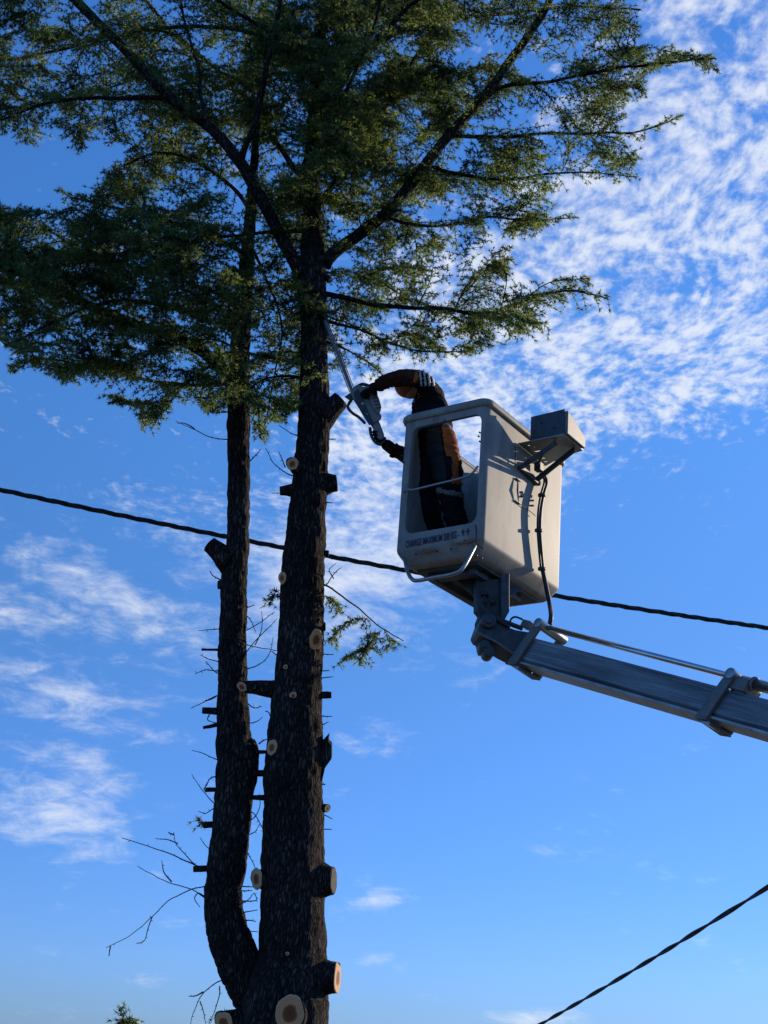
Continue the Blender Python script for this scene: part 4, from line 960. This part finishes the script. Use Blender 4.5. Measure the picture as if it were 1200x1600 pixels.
bed = [('pelvis', 'waist'), ('waist', 'chest'), ('chest', 'upper'), ('upper', 'neck'), ('neck', 'head'), ('head', 'crown'), ('upper', 'ls'), ('ls', 'le'), ('le', 'lf'), ('lf', 'lw'), ('chest', 'rs'), ('rs', 're'), ('re', 'rf'), ('rf', 'rw'),
       ('pelvis', 'lh'), ('lh', 'lk'), ('lk', 'lc'), ('lc', 'la'), ('la', 'lt'), ('pelvis', 'rh'), ('rh', 'rk'), ('rk', 'ra'), ('ra', 'rt')]
bme = skin('person', {k: (v[0], v[1] * (.82 if k not in ('head', 'crown', 'neck') else 1), v[2] * (.82 if k not in ('head', 'crown', 'neck') else 1)) for k, v in body.items()}, bed, 'pelvis')
person = link_mesh('person', bme, 'skin')
tag(person, 'worker in dark trousers with orange thigh panel, bent over the bucket edge', 'person')
def grow(keys, k, add=0): return {n_: (body[n_][0], body[n_][1] * k + add, body[n_][2] * k + add) for n_ in keys}
def sub_edges(keys): return [e for e in bed if e[0] in keys and e[1] in keys]
tk = ['pelvis', 'lh', 'lk', 'lc', 'la', 'rh', 'rk', 'ra']
tj = grow(tk, 1.08, .012); tj['waist2'] = (body['pelvis'][0].lerp(body['waist'][0], 1.0), .165, .145); tj['waist3'] = (body['waist'][0].lerp(body['chest'][0], .3), .15, .13)
tro = skin('trousers', tj, sub_edges(tk) + [('pelvis', 'waist2'), ('waist2', 'waist3')], 'pelvis', 4)
for v in tro.vertices: v.co += v.normal * (noise.noise(v.co * 7) * .026 + noise.noise(Vector((v.co.x * 14, v.co.y * 14, v.co.z * 38))) * .014)
tro_c = tro.copy(); trousers = link_mesh('trousers', tro, 'trouser', person)
sk = ['waist', 'chest', 'upper', 'ls', 'rs', 'le', 'lf', 'lw', 're', 'rf', 'rw']
sj = grow(sk, 1.09, .011); sj['low'] = (body['pelvis'][0].lerp(body['waist'][0], .35), .155, .135)
for k_ in ('lw', 'rw'): sj[k_] = (body[k_][0].lerp(body[{'lw': 'lf', 'rw': 'rf'}[k_]][0], .02), .040, .040)
shi = skin('shirt', sj, sub_edges(sk) + [('waist', 'low')], 'chest', 4)
for v in shi.vertices: v.co += v.normal * (noise.noise(v.co * 9) * .018 + noise.noise(Vector((v.co.x * 22, v.co.y * 22, v.co.z * 60))) * .009)
shi_c = shi.copy(); shirt = link_mesh('shirt', shi, 'shirt', person)
def patch(src, poly, off, name, mat, parent, face=True):
    """cloth panel sewn on a garment: the garment's faces that face us inside a traced outline, lifted off by its thickness"""
    bm_ = bmesh.new(); bm_.from_mesh(src); bm_.normal_update(); kill = []
    for f in bm_.faces:
        c = f.calc_center_median(); x, y = px(c)
        if max(e_.calc_length() for e_ in f.edges) > .045 or not inside(x, y, poly) or (face and f.normal.dot(c - C0) > .25 * (c - C0).length): kill.append(f)
    bmesh.ops.delete(bm_, geom=kill, context='FACES')
    left = set(bm_.faces); best = []
    while left:
        st = [left.pop()]; isl = list(st)
        while st:
            f = st.pop()
            for e_ in f.edges:
                for g_ in e_.link_faces:
                    if g_ in left: left.discard(g_); st.append(g_); isl.append(g_)
        if len(isl) > len(best): best = isl
    best = set(best); bmesh.ops.delete(bm_, geom=[f for f in bm_.faces if f not in best], context='FACES')
    bmesh.ops.delete(bm_, geom=[v for v in bm_.verts if not v.link_faces], context='VERTS')
    for v in bm_.verts: v.co += v.normal * off
    me = bpy.data.meshes.new(name); bm_.to_mesh(me); bm_.free()
    for p_ in me.polygons: p_.use_smooth = True
    o = link_mesh(name, me, mat, parent); md = o.modifiers.new('thickness', 'SOLIDIFY'); md.thickness = .004; return o
patch(tro_c, [(690, 664), (700, 662), (712, 672), (716, 700), (716, 745), (722, 758), (706, 756), (700, 720), (694, 700)], .008, 'thigh_panel', 'orange', trousers)
patch(tro_c, [(668, 672), (688, 667), (692, 700), (699, 740), (697, 752), (676, 752), (668, 720)], .006, 'knee_pad', 'knee', trousers)
patch(tro_c, [(697, 714), (705, 712), (707, 744), (700, 746)], .012, 'thigh_pocket', 'trouser', trousers)
patch(tro_c, [(684, 762), (692, 764), (728, 772), (728, 779), (682, 770)], .008, 'reflective_band', 'reflective_dull', trousers)
patch(tro_c, [(690, 662), (700, 658), (716, 668), (714, 676), (702, 670)], .010, 'belt_flap', 'reflective_dull', trousers)
patch(shi_c, [(584, 590), (600, 586), (640, 572), (654, 572), (654, 598), (640, 606), (592, 618)], .005, 'sleeve_panel', 'sleeve', shirt)
for x0 in (655, 661, 667, 673):
    patch(shi_c, [(x0 - 1.5, 572), (x0 + 1.0, 572), (x0 + 5.5, 603), (x0 + 2.5, 603)], .007, 'sleeve_stripe', 'reflective', shirt)
patch(shi_c, [(648, 583), (653, 580), (654, 592), (650, 598), (646, 596)], .008, 'sleeve_stripe', 'orange', shirt)
patch(shi_c, [(600, 688), (628, 698), (628, 722), (600, 700)], .005, 'cuff', 'sleeve', shirt)
# helmet with ear defender
hc_ = at(635, 602, PY + .02); hx = (at(622, 610, PY) - at(650, 604, PY)).normalized(); hy = Vector((0, 1, 0)); hy = (hy - hx * hy.dot(hx)).normalized(); hz = hx.cross(hy)
b = MB(); rows = 10; cols = 20; vs = []
for i in range(rows + 1):
    th = math.pi * .56 * i / rows
    for k in range(cols):
        a = 2 * math.pi * k / cols; rr = .088 * math.sin(th); vs.append(hc_ + hx * (.080 * math.cos(th)) + hy * math.cos(a) * rr * .9 + hz * math.sin(a) * rr * 1.0)
b.add(vs, [(i * cols + k, i * cols + (k + 1) % cols, (i + 1) * cols + (k + 1) % cols, (i + 1) * cols + k) for i in range(rows) for k in range(cols)], True)
he = b.build('helmet', 'saw_orange', person); s = he.modifiers.new('s', 'SOLIDIFY'); s.thickness = .006
b = MB(); c = hc_ - hx * .03 - hy * .095; b.tube([c + hy * .02, c - hy * .03], [.036, .03], 16); b.build('ear_defender', 'saw_dark', person, bevel=.004)
# nose, brow and jaw on the head, facing down and left
fd = (hz if hz.z < 0 else -hz); b = MB(); c = at(641, 609, PY + .02)
b.tube([c + fd * .085 - hx * .0, c + fd * .108 - hx * .022, c + fd * .09 - hx * .035], [.010, .015, .010], 8); b.build('nose', 'skin', person)
# boots
for nm, an, to in (('boot', 'la', 'lt'), ('boot', 'ra', 'rt')):
    A_, T_ = body[an][0], body[to][0]
    bj = {'t': (A_ + Vector((0, 0, .10)), .062, .062), 'a': (A_, .062, .066), 'h': (A_ + Vector((.03, .02, -.055)), .052, .05), 'b': (T_ + Vector((.02, .0, 0)), .054, .045), 'e': (T_ + Vector((-.07, -.02, -.0)), .046, .036)}
    link_mesh(nm, skin('boot', bj, [('t', 'a'), ('a', 'h'), ('h', 'b'), ('b', 'e')], 'a', 2), 'glove', person)
# gloved hands closing round the saw's handles: palm, four fingers, thumb
def hand(wrist, palm, grip_axis, curl_dir, out_dir, name='glove'):
    """palm from the wrist to palm; the fingers leave it side by side along grip_axis and curl towards curl_dir"""
    g_ = grip_axis.normalized(); o_ = out_dir.normalized(); c_ = curl_dir.normalized()
    j = {'w': (wrist, .040, .038), 'p0': (wrist.lerp(palm, .5), .046, .036), 'p1': (palm, .048, .034)}; e = [('w', 'p0'), ('p0', 'p1')]
    me = skin('glove', j, e, 'w', 2); ob = link_mesh(name, me, 'glove', person); 
    b = MB()
    for k, (of, ln) in enumerate(((-.033, .9), (-.011, 1.0), (.011, .95), (.033, .78))):
        s_ = palm + g_ * of; ps = [s_ - o_ * .012, s_ + o_ * .028 * ln + c_ * .004, s_ + o_ * .045 * ln + c_ * .026 * ln, s_ + o_ * .030 * ln + c_ * .050 * ln, s_ + o_ * .008 + c_ * .054 * ln]
        b.tube(smooth_path(ps, 3), [.0115 - .0002 * q for q in range(13)], 8)
    th = wrist.lerp(palm, .45) - g_ * .036; b.tube(smooth_path([th, th - g_ * .02 + c_ * .02 + o_ * .02, th - g_ * .012 + c_ * .045 + o_ * .038], 4), [.014, .0138, .0135, .013, .0128, .0125, .012, .0115, .011], 8)
    b.build('fingers', 'glove', ob)
lw = body['lw'][0]; rw = body['rw'][0]
hand(lw + (body['lf'][0] - lw) * .15, at(577, 608, PY - .07), V3(.55, .2, -1), V3(0, -1, .25), V3(-1, -.15, .1))
hand(rw, at(594, 686, PY + .07), V3(.35, -1, 0), V3(0, .2, -1), V3(-1, .35, -.2))

# ------------------------------------------------------------------ chainsaw
SYD = PY + .02
saw = empty('chainsaw', at(575, 640, SYD)); tag(saw, 'grey chainsaw held upright with its bar against the trunk', 'chainsaw')
def sp3(pts, off=0.0, Y=SYD): return [at(x, y, Y) + FWD * off for x, y in pts]
b = MB(); b.prism(sp3([(547, 612), (553, 605), (560, 601), (567, 605), (576, 603.5), (585, 610), (590, 620), (592, 630), (592, 645), (597, 650), (595, 655), (589, 660), (577, 664), (571, 653), (561.7, 639), (551, 623)], -.035), FWD * .11)
b.build('engine_housing', 'saw_body', saw, bevel=.012, seg=3)
b = MB(); b.prism(sp3([(576, 610), (585, 612), (592, 622), (596, 636), (594, 645), (590, 648), (584, 640), (577, 628)], -.055), FWD * .13); b.build('starter_cover', 'saw_body', saw, bevel=.012, seg=3)
b = MB(); b.prism(sp3([(553, 614), (560, 608), (566, 620), (574, 640), (584, 662), (577, 665), (566, 648), (556, 630)], -.045), FWD * .02); b.build('clutch_cover', 'saw_dark', saw, bevel=.004)
b = MB()
for k in range(5):
    x_, y_ = 581 + k * 1.6, 617 + k * 5.2; b.prism(sp3([(x_, y_), (x_ + 6.5, y_ - 1.2), (x_ + 6.8, y_ + .6), (x_ + .3, y_ + 1.8)], -.0585), FWD * .004)
b.build('cooling_slots', 'saw_dark', saw)
b = MB(); b.tube([*sp3([(567, 632)], -.05), *sp3([(567, 632)], -.03)], .016, 14); b.tube([*sp3([(574, 648)], -.05), *sp3([(574, 648)], -.03)], .008, 8); b.build('bar_nut', 'galvanised', saw)
b = MB(); b.prism(sp3([(576, 658), (589, 652), (594, 662), (601, 681), (598, 688), (591, 687), (586, 676)], -.02), FWD * .07); b.build('rear_handle', 'saw_body', saw, bevel=.014, seg=3)
b = MB(); b.tube(smooth_path(sp3([(578, 668), (580, 680), (586, 690), (594, 694), (601, 688)], .015), 5), .0115, 10); b.build('hand_guard', 'saw_dark', saw)
b = MB(); b.tube(smooth_path([*sp3([(551, 622)], .0), *sp3([(545, 630)], .05), *sp3([(544, 637)], .06), *sp3([(551, 645)], .05), *sp3([(560, 651)], .03), *sp3([(570, 661)], .0)], 5), .011, 10)
b.tube(smooth_path([*sp3([(556, 603)], .10), *sp3([(566, 600)], .03), *sp3([(578, 604)], -.02), *sp3([(586, 611)], -.05), *sp3([(588, 620)], -.06)], 5), .0125, 10); b.build('front_handle', 'saw_dark', saw)
b = MB(); b.prism(sp3([(538, 620), (549, 613), (553, 622), (547, 626)], -.01), FWD * .03); b.build('bumper_spike', 'saw_dark', saw, bevel=.002)
bar_out = [(503, 494), (507, 491), (511, 494), (530, 545), (554, 606), (556, 614), (549, 616), (546, 611), (522, 552)]
b = MB(); b.prism(sp3([(506.6, 502), (508, 500), (510, 502), (529, 547), (551.5, 607), (551, 612), (547.5, 612), (524.5, 552)], -.002), FWD * .006); b.build('guide_bar', 'grey_paint', saw, bevel=.001)
b = MB(); ch = sp3([(505.8, 501.5), (508, 499), (510.8, 501), (530.2, 546.5), (553.2, 607)], .001); b.tube(ch, .0036, 6); b.tube(sp3([(505.8, 501.5), (523.2, 552.5), (546.6, 613)], .001), .0036, 6); b.build('chain', 'dark_steel', saw)
